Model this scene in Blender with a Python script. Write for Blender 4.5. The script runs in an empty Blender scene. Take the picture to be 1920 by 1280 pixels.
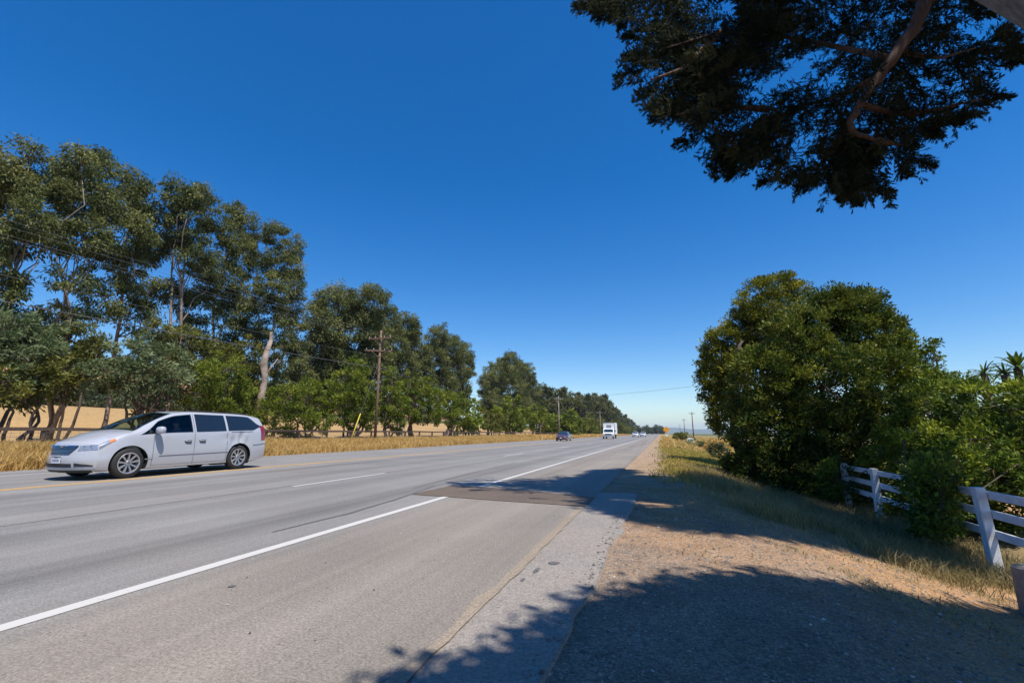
import bpy, bmesh, math
import numpy as np
from mathutils import Vector, Matrix

RNG = np.random.default_rng(7)
C = bpy.context.scene.collection
f = 853.33; H = 1.15; TH = math.atan(172 / f); PH = math.radians(17.8)
SUN = np.array([0.40, -0.294, 1.0])          # towards the sun
SUN = SUN / np.linalg.norm(SUN)

# ---------------------------------------------------------------- surveying helpers
def ray(px, py):
    u = px - 960; v = 640 - py
    F = f * math.cos(TH) - v * math.sin(TH); Z = v * math.cos(TH) + f * math.sin(TH)
    return np.array([u * math.cos(PH) - F * math.sin(PH), u * math.sin(PH) + F * math.cos(PH), Z]), F
def onX(px, py, X):
    r, F = ray(px, py); t = X / r[0]
    return r * t + np.array([0, 0, H]), F * t
def P(px, py, D):
    r, F = ray(px, py)
    return r * D / F + np.array([0, 0, H])

def sstep(a, b, x):
    t = np.clip((np.asarray(x, float) - a) / (b - a), 0, 1)
    return t * t * (3 - 2 * t)
def vnoise(x, y, seed=0):
    x = np.asarray(x, float); y = np.asarray(y, float)
    xi = np.floor(x).astype(np.int64); yi = np.floor(y).astype(np.int64)
    def h(a, b):
        n = (a * 374761393 + b * 668265263 + seed * 974711) & 0x7fffffff
        n = ((n ^ (n >> 13)) * 1274126177) & 0x7fffffff
        return ((n ^ (n >> 16)) & 0xffff) / 65535.0
    fx = x - xi; fy = y - yi; fx = fx * fx * (3 - 2 * fx); fy = fy * fy * (3 - 2 * fy)
    return (h(xi, yi) * (1 - fx) + h(xi + 1, yi) * fx) * (1 - fy) + (h(xi, yi + 1) * (1 - fx) + h(xi + 1, yi + 1) * fx) * fy
def fbm(x, y, seed=0, o=4):
    s = 0; a = .5
    for k in range(o):
        s = s + a * vnoise(np.asarray(x) * 2 ** k, np.asarray(y) * 2 ** k, seed + k); a *= .5
    return s / (1 - .5 ** o)

def gz(X, Y):
    X = np.asarray(X, float); Y = np.asarray(Y, float)
    z = np.full(np.broadcast(X, Y).shape, -0.03)
    deep = 0.92 - 0.45 * sstep(16, 24, Y)
    z = z - deep * sstep(0.4, 4.7, X) * (1 - 0.25 * sstep(5.2, 8, X))
    z = z - 0.5 * sstep(10, 60, X)
    fade = 1 - sstep(260, 520, Y)
    z = z + 0.33 * sstep(19.6, 24, -X)
    z = z + (4.6 * sstep(38, 80, -X) + 2.2 * sstep(78, 100, -X) + 22 * sstep(105, 230, -X) + 26 * sstep(220, 420, -X)) * fade
    rough = sstep(0.2, 2.0, X) + sstep(20, 23, -X)
    z = z + rough * 0.10 * (fbm(X * .9, Y * .9, 3) - .5)
    return z

# ---------------------------------------------------------------- mesh helpers
class MB:
    def __init__(s): s.v = []; s.f = []; s.n = 0; s.a = []
    def add(s, v, faces, attr=None):
        v = np.asarray(v, float).reshape(-1, 3)
        for fa in faces:
            fa = np.asarray(fa, np.int64)
            if fa.size: s.f.append(fa + s.n)
        s.v.append(v); s.n += len(v)
        s.a.append(np.full(len(v), .5) if attr is None else np.broadcast_to(np.asarray(attr, float), (len(v),)))
        return s
    def box(s, c, size, rot=None, bev=0):
        h = np.array(size) / 2
        if bev:
            b = min(bev, h.min() * .9)
            pts = []; 
            for sx in (-1, 1):
                for sy in (-1, 1):
                    for sz in (-1, 1):
                        g = np.array([sx, sy, sz]) * h
                        for k in range(3):
                            q = g.copy() - np.array([sx, sy, sz]) * b; q[k] = g[k]; pts.append(q)
            bm = bmesh.new()
            for q in pts: bm.verts.new(q)
            bmesh.ops.convex_hull(bm, input=bm.verts)
            bmesh.ops.dissolve_limit(bm, angle_limit=.01, verts=bm.verts, edges=bm.edges)
            bm.verts.index_update()
            v = np.array([w.co[:] for w in bm.verts]); fs = [np.array([[w.index for w in fc.verts]]) for fc in bm.faces]
            bm.free()
        else:
            v = np.array([[x, y, z] for x in (-h[0], h[0]) for y in (-h[1], h[1]) for z in (-h[2], h[2])])
            fs = [np.array([[0, 1, 3, 2], [4, 6, 7, 5], [0, 4, 5, 1], [2, 3, 7, 6], [0, 2, 6, 4], [1, 5, 7, 3]])]
        if rot is not None: v = v @ np.array(rot).T
        return s.add(v + np.array(c), fs)
    def tube(s, pts, rad, n=8, cap=True, attr=None):
        pts = np.asarray(pts, float); m = len(pts)
        rad = np.broadcast_to(np.asarray(rad, float), (m,))
        t = np.gradient(pts, axis=0); t /= np.linalg.norm(t, axis=1)[:, None] + 1e-9
        ref = np.array([0, 0, 1.0]) if abs(t[0][2]) < .9 else np.array([1.0, 0, 0])
        vs = []
        u = np.cross(t[0], ref); u /= np.linalg.norm(u)
        for i in range(m):
            u = u - t[i] * np.dot(u, t[i]); u /= np.linalg.norm(u) + 1e-9
            w = np.cross(t[i], u)
            a = np.arange(n) * 2 * math.pi / n
            vs.append(pts[i] + rad[i] * (np.cos(a)[:, None] * u + np.sin(a)[:, None] * w))
        v = np.concatenate(vs)
        i, j = np.meshgrid(np.arange(m - 1), np.arange(n), indexing='ij'); j2 = (j + 1) % n
        q = np.stack([i * n + j, i * n + j2, (i + 1) * n + j2, (i + 1) * n + j], -1).reshape(-1, 4)
        fs = [q]
        if cap: fs += [np.arange(n)[::-1][None], (np.arange(n) + (m - 1) * n)[None]]
        return s.add(v, fs, attr)
    def grid(s, g):                       # g: (a,b,3)
        a, b = g.shape[:2]
        i, j = np.meshgrid(np.arange(a - 1), np.arange(b - 1), indexing='ij')
        q = np.stack([i * b + j, (i + 1) * b + j, (i + 1) * b + j + 1, i * b + j + 1], -1).reshape(-1, 4)
        return s.add(g.reshape(-1, 3), [q])
    def lathe(s, prof, n=32, axis='x', c=(0, 0, 0), flip=1):     # prof: list of (offset along axis, radius)
        prof = np.array(prof, float); a = np.arange(n) * 2 * math.pi / n
        g = np.zeros((len(prof), n, 3))
        g[..., 0] = prof[:, 0:1] * flip; g[..., 1] = prof[:, 1:2] * np.cos(a); g[..., 2] = prof[:, 1:2] * np.sin(a)
        if axis == 'z': g = g[..., [1, 2, 0]]
        if axis == 'y': g = g[..., [1, 0, 2]]
        m = len(prof)
        i, j = np.meshgrid(np.arange(m - 1), np.arange(n), indexing='ij'); j2 = (j + 1) % n
        q = np.stack([i * n + j, i * n + j2, (i + 1) * n + j2, (i + 1) * n + j], -1).reshape(-1, 4)
        return s.add(g.reshape(-1, 3) + np.array(c), [q])
    def build(s, name, mat, parent=None, smooth=True, tint=False, sharp=None):
        me = bpy.data.meshes.new(name)
        v = np.concatenate(s.v).astype(np.float32)
        me.vertices.add(len(v)); me.vertices.foreach_set('co', v.ravel())
        li = np.concatenate([x.ravel() for x in s.f]).astype(np.int32)
        tot = np.concatenate([np.full(len(x), x.shape[1]) for x in s.f]).astype(np.int32)
        me.loops.add(len(li)); me.loops.foreach_set('vertex_index', li)
        me.polygons.add(len(tot)); me.polygons.foreach_set('loop_start', np.concatenate([[0], np.cumsum(tot)[:-1]]).astype(np.int32))
        if tint:
            at = me.attributes.new('tint', 'FLOAT', 'POINT'); at.data.foreach_set('value', np.concatenate(s.a).astype(np.float32))
        me.update(calc_edges=True)
        me.polygons.foreach_set('use_smooth', np.full(len(tot), smooth))
        me.validate()
        if sharp: me.set_sharp_from_angle(angle=math.radians(sharp))
        if mat is not None:
            for m_ in (mat if isinstance(mat, (list, tuple)) else [mat]): me.materials.append(m_)
        o = bpy.data.objects.new(name, me); C.objects.link(o)
        if parent is not None: o.parent = parent
        return o

def empty(name, loc, rz=0):
    o = bpy.data.objects.new(name, None); C.objects.link(o); o.location = [float(q) for q in loc]; o.rotation_euler = (0, 0, rz)
    o.empty_display_size = .2
    return o
def tag(o, label=None, cat=None, group=None, kind=None):
    if label: o['label'] = label
    if cat: o['category'] = cat
    if group: o['group'] = group
    if kind: o['kind'] = kind
    return o
def copy_tree(o, parent=None):
    c = o.copy(); C.objects.link(c)
    if parent is not None: c.parent = parent
    for ch in list(o.children): copy_tree(ch, c)
    return c

# ---------------------------------------------------------------- materials
MATS = {}
def newmat(name):
    m = bpy.data.materials.new(name); m.use_nodes = True
    nt = m.node_tree; b = nt.nodes['Principled BSDF']; MATS[name] = m
    return m, nt, b
def N(nt, t, **kw):
    n = nt.nodes.new(t)
    for k, v in kw.items():
        if k in n.inputs: n.inputs[k].default_value = v
        else: setattr(n, k, v)
    return n
def rgb(c): return (c[0], c[1], c[2], 1)
def mix(nt, a, b, fac, mode='MIX'):
    n = nt.nodes.new('ShaderNodeMix'); n.data_type = 'RGBA'; n.blend_type = mode
    for sock, val in ((n.inputs[6], a), (n.inputs[7], b), (n.inputs[0], fac)):
        if hasattr(val, 'links') or isinstance(val, bpy.types.NodeSocket): nt.links.new(val, sock)
        elif isinstance(val, (int, float)): sock.default_value = val
        else: sock.default_value = rgb(val)
    return n.outputs[2]
def noise(nt, scale, detail=4, rough=.6, vec=None, stretch=None):
    n = nt.nodes.new('ShaderNodeTexNoise'); n.inputs['Scale'].default_value = scale
    n.inputs['Detail'].default_value = detail; n.inputs['Roughness'].default_value = rough
    co = nt.nodes.new('ShaderNodeTexCoord').outputs['Object'] if vec is None else vec
    if stretch:
        mp = nt.nodes.new('ShaderNodeMapping'); mp.inputs['Scale'].default_value = stretch
        nt.links.new(co, mp.inputs['Vector']); co = mp.outputs['Vector']
    nt.links.new(co, n.inputs['Vector'])
    return n.outputs['Fac']
def ramp(nt, fac, stops):
    r = nt.nodes.new('ShaderNodeValToRGB'); nt.links.new(fac, r.inputs['Fac'])
    e = r.color_ramp.elements
    while len(e) < len(stops): e.new(.5)
    for i, (p, c) in enumerate(stops):
        e[i].position = p; e[i].color = rgb(c) if not isinstance(c, (int, float)) else (c, c, c, 1)
    return r.outputs['Color']
def bump(nt, b, h, strength, dist=.01):
    n = nt.nodes.new('ShaderNodeBump'); n.inputs['Strength'].default_value = strength; n.inputs['Distance'].default_value = dist
    nt.links.new(h, n.inputs['Height']); nt.links.new(n.outputs['Normal'], b.inputs['Normal'])
def simple(name, col, rough=.5, metal=0, coat=0, var=0, vscale=8, spec=.5):
    m, nt, b = newmat(name)
    b.inputs['Roughness'].default_value = rough; b.inputs['Metallic'].default_value = metal
    b.inputs['Coat Weight'].default_value = coat; b.inputs['Coat Roughness'].default_value = .04
    b.inputs['Specular IOR Level'].default_value = spec
    if var:
        n = noise(nt, vscale, 5)
        c = ramp(nt, n, [(.3, [q * (1 - var) for q in col]), (.7, [min(1, q * (1 + var)) for q in col])])
        nt.links.new(c, b.inputs['Base Color'])
    else: b.inputs['Base Color'].default_value = rgb(col)
    return m
def leafmat(name, dark, mid, light, trans=.35, rough=.5, spec=.3):
    m, nt, b = newmat(name)
    at = nt.nodes.new('ShaderNodeAttribute'); at.attribute_name = 'tint'
    c = ramp(nt, at.outputs['Fac'], [(0, dark), (.5, mid), (1, light)])
    nt.links.new(c, b.inputs['Base Color']); b.inputs['Roughness'].default_value = rough
    b.inputs['Specular IOR Level'].default_value = spec
    t = nt.nodes.new('ShaderNodeBsdfTranslucent')
    tc = mix(nt, c, (1.0, .95, .35), .35, 'MULTIPLY')
    nt.links.new(tc, t.inputs['Color'])
    ms = nt.nodes.new('ShaderNodeMixShader'); ms.inputs[0].default_value = trans
    nt.links.new(b.outputs[0], ms.inputs[1]); nt.links.new(t.outputs[0], ms.inputs[2])
    nt.links.new(ms.outputs[0], nt.nodes['Material Output'].inputs['Surface'])
    return m

def make_asphalt(name, base, streaks=True, brown=0.0):
    m, nt, b = newmat(name)
    co = nt.nodes.new('ShaderNodeTexCoord').outputs['Object']
    big = noise(nt, .35, 4, .6, co)
    c = ramp(nt, big, [(.3, [q * .86 for q in base]), (.7, [q * 1.12 for q in base])])
    if streaks:
        s1 = noise(nt, 1.0, 3, .6, co, (1.1, .015, 1)); s2 = noise(nt, 1.0, 4, .6, co, (6.0, .05, 1))
        c = mix(nt, c, ramp(nt, s1, [(.3, .72), (.5, .98), (.68, 1.12)]), .9, 'MULTIPLY')
        c = mix(nt, c, ramp(nt, s2, [(.3, .86), (.7, 1.1)]), .8, 'MULTIPLY')
        sx_ = nt.nodes.new('ShaderNodeSeparateXYZ'); nt.links.new(co, sx_.inputs[0]); wm = N(nt, 'ShaderNodeMapRange', interpolation_type='SMOOTHSTEP'); nt.links.new(sx_.outputs[0], wm.inputs[0])
        wm.inputs[1].default_value = -4.2; wm.inputs[2].default_value = -3.3; c = mix(nt, c, mix(nt, c, (1.06, .975, .88), 1.0, 'MULTIPLY'), wm.outputs[0])
        # paler / darker wheel tracks and the paving seams
        sep = nt.nodes.new('ShaderNodeSeparateXYZ'); nt.links.new(co, sep.inputs[0])
        for xc, w, k in ((-6.9, .35, .80), (-5.0, .35, .82), (-11.6, .45, .88), (-9.4, .4, .9)):
            wob = N(nt, 'ShaderNodeMath', operation='SUBTRACT'); nt.links.new(sep.outputs[0], wob.inputs[0]); wob.inputs[1].default_value = xc
            ab = N(nt, 'ShaderNodeMath', operation='ABSOLUTE'); nt.links.new(wob.outputs[0], ab.inputs[0])
            mr = N(nt, 'ShaderNodeMapRange', interpolation_type='SMOOTHSTEP'); nt.links.new(ab.outputs[0], mr.inputs[0])
            mr.inputs[1].default_value = 0; mr.inputs[2].default_value = w * 2; mr.inputs[3].default_value = k; mr.inputs[4].default_value = 1
            c = mix(nt, c, mr.outputs[0], 1.0, 'MULTIPLY')
    sp = noise(nt, 55, 3, .7, co)
    c = mix(nt, c, ramp(nt, sp, [(.28, .50), (.5, 1.0), (.72, 1.5)]), .9, 'MULTIPLY')
    sp3 = noise(nt, 140, 2, .6, co); c = mix(nt, c, ramp(nt, sp3, [(.3, .7), (.5, 1.0), (.7, 1.35)]), .8, 'MULTIPLY')
    if brown:
        n2 = noise(nt, .5, 4, .6, co)
        c = mix(nt, c, (.30, .235, .175), ramp(nt, n2, [(.4, 0.0), (.65, brown)]))
    sp2 = noise(nt, 14, 4, .7, co)
    c = mix(nt, c, ramp(nt, sp2, [(.3, .86), (.7, 1.12)]), .7, 'MULTIPLY')
    vo = nt.nodes.new('ShaderNodeTexVoronoi'); vo.inputs['Scale'].default_value = 9; nt.links.new(co, vo.inputs['Vector'])
    c = mix(nt, ramp(nt, vo.outputs['Distance'], [(.03, .35), (.06, 1.0)]), c, ramp(nt, vo.outputs['Color'], [(.0, 0.0), (.10, 1.0)])) if False else c
    nt.links.new(c, b.inputs['Base Color']); b.inputs['Roughness'].default_value = .82
    b.inputs['Specular IOR Level'].default_value = .3
    bump(nt, b, sp, .5, .006)
    return m

M = {}
M['asphalt'] = make_asphalt('asphalt', (.228, .217, .203), True, .12)
M['shoulder_asphalt'] = make_asphalt('shoulder asphalt', (.275, .245, .215), False, .35)
M['patch'] = make_asphalt('brown trench asphalt', (.118, .088, .066), False, .2)
M['tar'] = make_asphalt('dark tar', (.125, .12, .115), False, 0)
def paint(name, col, wear):
    m, nt, b = newmat(name)
    n = noise(nt, 30, 6, .75); n2 = noise(nt, 2.0, 3)
    a = nt.nodes.new('ShaderNodeMath'); a.operation = 'ADD'; nt.links.new(n, a.inputs[0])
    k = nt.nodes.new('ShaderNodeMath'); k.operation = 'MULTIPLY'; k.inputs[1].default_value = .45; nt.links.new(n2, k.inputs[0]); nt.links.new(k.outputs[0], a.inputs[1])
    c = ramp(nt, a.outputs[0], [(wear, (.22, .21, .20)), (wear + .13, col)])
    nt.links.new(c, b.inputs['Base Color']); b.inputs['Roughness'].default_value = .7
    return m
M['sand'] = make_asphalt('drifted sand', (.29, .235, .175), False, .4)
M['white_line'] = paint('white road paint', (.54, .515, .475), .45)
M['yellow_line'] = paint('faded yellow road paint', (.68, .39, .10), .46)

def ground_mat():
    m, nt, b = newmat('ground')
    co = nt.nodes.new('ShaderNodeTexCoord').outputs['Object']
    at = nt.nodes.new('ShaderNodeAttribute'); at.attribute_name = 'albedo'
    g = nt.nodes.new('ShaderNodeAttribute'); g.attribute_name = 'gravel'
    c = at.outputs['Color']
    n1 = noise(nt, 28, 5, .75, co); n2 = noise(nt, 2.2, 5, .65, co)
    c = mix(nt, c, ramp(nt, n2, [(.3, .72), (.7, 1.25)]), .8, 'MULTIPLY')
    c = mix(nt, c, ramp(nt, n1, [(.3, .6), (.5, 1.0), (.72, 1.45)]), .7, 'MULTIPLY')
    vo = nt.nodes.new('ShaderNodeTexVoronoi'); vo.inputs['Scale'].default_value = 70; nt.links.new(co, vo.inputs['Vector'])
    bw = nt.nodes.new('ShaderNodeRGBToBW'); nt.links.new(vo.outputs['Color'], bw.inputs[0])
    st = ramp(nt, bw.outputs[0], [(.1, .7), (.5, 1.0), (.85, 1.3), (1, 1.8)])
    ed = ramp(nt, vo.outputs['Distance'], [(.2, 1.0), (.7, .72)])
    gr = mix(nt, mix(nt, c, st, 1.0, 'MULTIPLY'), ed, 1.0, 'MULTIPLY')
    c = mix(nt, c, gr, g.outputs['Fac'])
    nt.links.new(c, b.inputs['Base Color']); b.inputs['Roughness'].default_value = .95; b.inputs['Specular IOR Level'].default_value = .15
    inv = nt.nodes.new('ShaderNodeInvert'); nt.links.new(vo.outputs['Distance'], inv.inputs['Color'])
    hm = mix(nt, n1, inv.outputs[0], g.outputs['Fac'])
    bump(nt, b, hm, .7, .012)
    return m
M['ground'] = ground_mat()
M['bark_pale'] = simple('pale eucalyptus bark', (.27, .20, .155), .85, var=.5, vscale=3)
M['bark_dark'] = simple('dark bark', (.085, .062, .045), .9, var=.5, vscale=6)
def cypress_bark():
    m, nt, b = newmat('cypress bark')
    n = noise(nt, 6, 6, .7, None, (5, 5, .5))
    nt.links.new(ramp(nt, n, [(.3, (.06, .035, .022)), (.55, (.135, .08, .052)), (.75, (.20, .135, .095))]), b.inputs['Base Color'])
    b.inputs['Roughness'].default_value = .9; bump(nt, b, n, 1.0, .04); return m
M['bark_cyp'] = cypress_bark()
def trunk_grey():
    m, nt, b = newmat('grey cypress trunk bark')
    n = noise(nt, 5, 7, .7, None, (6, 6, .7))
    nt.links.new(ramp(nt, n, [(.3, (.13, .11, .095)), (.55, (.28, .25, .22)), (.75, (.40, .37, .33))]), b.inputs['Base Color'])
    b.inputs['Roughness'].default_value = .9; bump(nt, b, n, 1.0, .05); return m
M['trunk_grey'] = trunk_grey()
M['euc'] = leafmat('eucalyptus leaves', (.034, .044, .015), (.115, .135, .04), (.29, .28, .10), .32, .55, .15)
M['euc_far'] = leafmat('far eucalyptus leaves', (.030, .038, .013), (.085, .097, .030), (.19, .185, .065), .25, .6, .1)
M['shrub_g'] = leafmat('bright shrub leaves', (.05, .075, .010), (.14, .185, .022), (.30, .32, .045), .35, .55, .15)
M['shrub_b'] = leafmat('blue green acacia leaves', (.05, .07, .028), (.14, .18, .075), (.30, .34, .17), .3, .55, .2)
M['shrub_o'] = leafmat('olive acacia leaves', (.05, .06, .012), (.14, .15, .03), (.28, .26, .06), .3, .55, .15)
M['bush_y'] = leafmat('pittosporum leaves', (.020, .036, .008), (.105, .130, .016), (.48, .43, .045), .32, .5, .2)
M['bush_g'] = leafmat('deep green pittosporum leaves', (.014, .030, .009), (.058, .098, .016), (.30, .30, .04), .32, .5, .2)
M['hedge'] = leafmat('hedge leaves', (.020, .042, .010), (.085, .140, .018), (.40, .44, .045), .32, .5, .2)
M['cyp'] = leafmat('cypress sprays', (.013, .020, .012), (.030, .040, .021), (.10, .095, .040), .15, .7, .08)
M['scrub'] = leafmat('scrub leaves', (.04, .055, .022), (.075, .095, .04), (.13, .14, .07), .25)
M['drygrass'] = leafmat('dry golden grass', (.36, .21, .06), (.58, .38, .125), (.74, .56, .26), .35, .7)
M['ditchgrass'] = leafmat('straw and green ditch grass', (.13, .13, .04), (.34, .27, .13), (.55, .45, .25), .35, .7, .1)
M['vergegrass'] = leafmat('green gold verge grass', (.19, .175, .035), (.36, .29, .075), (.58, .43, .16), .35, .7, .1)
M['white_vinyl'] = simple('white fence paint', (.74, .75, .76), .6, var=.14, vscale=7)
M['old_wood'] = simple('weathered dark fence wood', (.10, .065, .045), .85, var=.4, vscale=9)
M['grey_wood'] = simple('weathered grey fence post', (.20, .17, .14), .85, var=.4, vscale=9)
M['pole'] = simple('creosote pole wood', (.20, .115, .075), .85, var=.4, vscale=5)
M['pole_grey'] = simple('grey pole wood', (.30, .26, .22), .85, var=.3, vscale=5)
M['metal'] = simple('galvanised metal', (.42, .43, .44), .45, .8)
M['ceramic'] = simple('insulator', (.45, .42, .40), .3)
M['guard'] = simple('yellow guy guard', (.55, .42, .05), .5)
M['wire'] = simple('wire', (.12, .12, .12), .6)
M['sign'] = simple('orange yellow sign face', (.75, .32, .015), .5)
M['black'] = simple('black paint', (.015, .015, .015), .5)
M['concrete'] = simple('weathered concrete', (.20, .185, .165), .9, var=.3, vscale=14)
# vehicles
def carpaint(name, col, rough=.3, dirt=0):
    m, nt, b = newmat(name)
    b.inputs['Base Color'].default_value = rgb(col); b.inputs['Roughness'].default_value = rough
    b.inputs['Coat Weight'].default_value = .8; b.inputs['Coat Roughness'].default_value = .05
    if dirt:
        n = noise(nt, 3, 5, .7)
        c = mix(nt, col, (.33, .29, .25), ramp(nt, n, [(.45, 0.0), (.8, dirt)])); nt.links.new(c, b.inputs['Base Color'])
    return m
M['van_white'] = carpaint('white car paint', (.42, .43, .465), .30, .18)
M['shade_grey'] = simple('painted shade grey', (.12, .12, .13), .5)  # grey that paints the shade under moulding and door handles
M['white_paint'] = carpaint('clean white car paint', (.75, .75, .76), .3)
M['navy_paint'] = carpaint('dark maroon car paint', (.10, .028, .028), .25)
M['glass'] = simple('dark tinted glass', (.012, .017, .022), .03, coat=1.0)
def clear_glass(name, tint):
    m, nt, b = newmat(name); nt.nodes.remove(b)
    tr = nt.nodes.new('ShaderNodeBsdfTransparent'); tr.inputs[0].default_value = rgb(tint)
    gl = nt.nodes.new('ShaderNodeBsdfGlossy'); gl.inputs['Roughness'].default_value = .01
    fr = nt.nodes.new('ShaderNodeFresnel'); fr.inputs['IOR'].default_value = 1.52
    ms = nt.nodes.new('ShaderNodeMixShader'); nt.links.new(fr.outputs[0], ms.inputs[0]); nt.links.new(tr.outputs[0], ms.inputs[1]); nt.links.new(gl.outputs[0], ms.inputs[2])
    nt.links.new(ms.outputs[0], nt.nodes['Material Output'].inputs['Surface']); return m
M['clear'] = clear_glass('tinted see through glass', (.55, .68, .66))
M['interior'] = simple('grey cabin trim', (.07, .07, .075), .8)
M['seat'] = simple('dark seat cloth', (.05, .05, .055), .85)
M['skin'] = simple('skin', (.45, .27, .19), .55)
M['shirt'] = simple('blue shirt cloth', (.05, .09, .22), .85)
M['hair'] = simple('dark hair', (.03, .02, .015), .6)
M['glass_f'] = simple('windscreen glass', (.018, .035, .042), .02, coat=1.0)
M['rubber'] = simple('tyre rubber', (.022, .021, .02), .75)
M['alloy'] = simple('silver alloy', (.52, .52, .53), .33, .75)
M['chrome'] = simple('chrome', (.78, .79, .80), .12, 1.0)
M['dark'] = simple('dark plastic', (.02, .021, .023), .55)
M['lamp'] = simple('headlamp lens', (.40, .42, .45), .08, .5, coat=1.0)
M['amber'] = simple('amber lens', (.75, .16, .01), .2, coat=1.0)
M['red'] = simple('red lens', (.24, .008, .015), .2, coat=1.0)
M['plate'] = simple('number plate', (.62, .63, .66), .5)
M['plate_ink'] = simple('number plate ink', (.06, .08, .22), .5)
M['box_white'] = simple('white truck box', (.78, .78, .78), .45)

# ================================================================= GROUND, ROAD
def build_ground():
    xs = np.concatenate([-np.geomspace(9000, 430, 26), np.arange(-420, -60, 12), np.arange(-60, -18, 1.0), np.arange(-18, -2, 2.0),
                         np.arange(-2, 9, .14), np.arange(9, 30, 1.2), np.geomspace(30, 9000, 40)])
    ys = np.concatenate([-np.geomspace(400, 9, 18), np.arange(-8, 0, .6), np.arange(0, 30, .16), np.arange(30, 120, 1.2), np.arange(120, 600, 12), np.geomspace(600, 12000, 40)])
    X, Y = np.meshgrid(xs, ys, indexing='ij'); Z = gz(X, Y)
    mb = MB(); mb.grid(np.stack([X, Y, Z], -1))
    o = mb.build('ground', M['ground'])
    x = X.ravel(); y = Y.ravel()
    def L(a, b, t): return a + (np.array(b) - a) * np.asarray(t)[:, None]
    n = fbm(x * .8, y * .8, 11); n2 = fbm(x * 3, y * 3, 21); n3 = fbm(x * .12, y * .12, 31)
    gold = np.array([.46, .29, .10]); col = np.broadcast_to(gold, (len(x), 3)).copy()
    # right hand side: gravel pull-in, straw, dry grass, green-gold verge
    gravel = np.array([.31, .235, .175]); straw = np.array([.48, .275, .13]); dirt = np.array([.30, .225, .155])
    verge = np.array([.30, .255, .06]); ditch = np.array([.20, .16, .085])
    R = x > -1.6
    c = np.broadcast_to(gravel, (len(x), 3)).copy()
    ln = 6.9 + .35 * x + 1.2 * (n - .5) - 6.0 * sstep(.2, -.6, x)        # straw starts beyond this line
    c = L(c, straw, sstep(-1.4, 1.1, x * .55 + (y - 4.6) * .35 + 3.0 * (n - .5) - .9) * .85)
    c = L(c, dirt, sstep(9, 12, y) * sstep(.9, .2, x) * .8)
    c = L(c, ditch, sstep(1.6, 2.6, x + 1.4 * (n - .5)) * sstep(7.2, 8.4, y + .4 * (2 - x) + 1.2 * (n2 - .5)) * .85)
    c = L(c, straw * .85, sstep(12, 15, y) * sstep(.2, .8, x + .8 * (n - .5)))
    c = L(c, verge, sstep(16, 20, y + 4 * (n - .5)) * sstep(.3, 1.2, x + .9 * (n - .5)))
    c = L(c, np.array([.30, .22, .09]), sstep(60, 100, y) * sstep(.5, 2, x))
    c = L(c, np.array([.16, .15, .05]), sstep(14, 40, x) * .8)
    fld = vnoise(x * .002 + 7, y * .004, 5)
    c = L(c, np.array([.10, .115, .055]), sstep(.45, .6, fld) * sstep(110, 160, y) * sstep(4, 20, x))
    col[R] = c[R]
    # left: gold strip, tan field, hill with orange earth
    Lm = x < -18
    c = np.broadcast_to(gold, (len(x), 3)).copy()
    c = L(c, np.array([.24, .21, .08]), sstep(.5, .7, n3) * sstep(24, 26, -x) * .6)
    c = L(c, np.array([.42, .265, .11]), sstep(31, 38, -x)); c = L(c, np.array([.33, .215, .10]), sstep(33, 40, -x) * np.clip(fbm(x * .25, y * .06, 71) * 1.6 - .45, 0, 1))
    c = L(c, np.array([.085, .085, .05]), sstep(72, 80, -x))
    c = L(c, np.array([.50, .26, .13]), sstep(100, 112, -x + 20 * (n3 - .5)) * (1 - sstep(165, 190, -x + 30 * (n3 - .5))))
    c = L(c, np.array([.10, .10, .075]), sstep(170, 200, -x + 30 * (n3 - .5)))
    c = L(c, np.array([.20, .17, .07]), sstep(300, 500, y) * .7)
    c = L(c, np.array([.17, .15, .08]), sstep(500, 1500, -x))
    col[Lm] = c[Lm]
    ca = o.data.color_attributes.new('albedo', 'FLOAT_COLOR', 'POINT')
    ca.data.foreach_set('color', np.concatenate([np.clip(col, .01, .9), np.ones((len(x), 1))], 1).astype(np.float32).ravel())
    gv = sstep(-1.7, -1.2, x) * (1 - sstep(10, 14, y)) * (1 - .75 * sstep(2.2, 3.2, x) * sstep(7, 8, y))
    ga = o.data.attributes.new('gravel', 'FLOAT', 'POINT'); ga.data.foreach_set('value', gv.astype(np.float32))
    tag(o, kind='structure')
build_ground()

def strip(name, mat, x0, x1, y0, y1, z, parent=None, dy=1.0, wob=(0, 0), seed=1, freq=1.5, skirt=0):
    n = max(2, int((y1 - y0) / dy) + 1)
    # spacing grows with distance
    ys = np.linspace(y0, y1, n) if y1 - y0 < 200 else np.unique(np.concatenate([np.arange(y0, 60, dy), np.geomspace(max(60, y0), y1, 200)]))
    wl = wob[0] * (fbm(ys * freq, ys * 0, seed) - .5) * 2; wr = wob[1] * (fbm(ys * freq, ys * 0, seed + 9) - .5) * 2
    k = 12 if abs(x1 - x0) > 3 else 2
    t = np.linspace(0, 1, k)
    xl = x0 + wl; xr = x1 + wr
    X = xl[:, None] * (1 - t) + xr[:, None] * t
    g = np.stack([X, np.broadcast_to(ys[:, None], X.shape), np.full(X.shape, z)], -1)
    if skirt:
        l = g[:, :1] + np.array([-.02, 0, -skirt]); r = g[:, -1:] + np.array([.02, 0, -skirt]); g = np.concatenate([l, g, r], 1)
    mb = MB(); mb.grid(g.transpose(1, 0, 2)); return mb.build(name, mat, parent, smooth=False)

road = strip('road', M['asphalt'], -19.45, -1.24, -70, 1500, 0.0, None, .25, (.10, .04), 3, 2.0, .06); tag(road, kind='structure')
sh = strip('shoulder', M['shoulder_asphalt'], -1.5, -.56, -12, 9.6, -.006, None, .07, (0, .13), 14, 1.0, .05); tag(sh, kind='structure')

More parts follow.
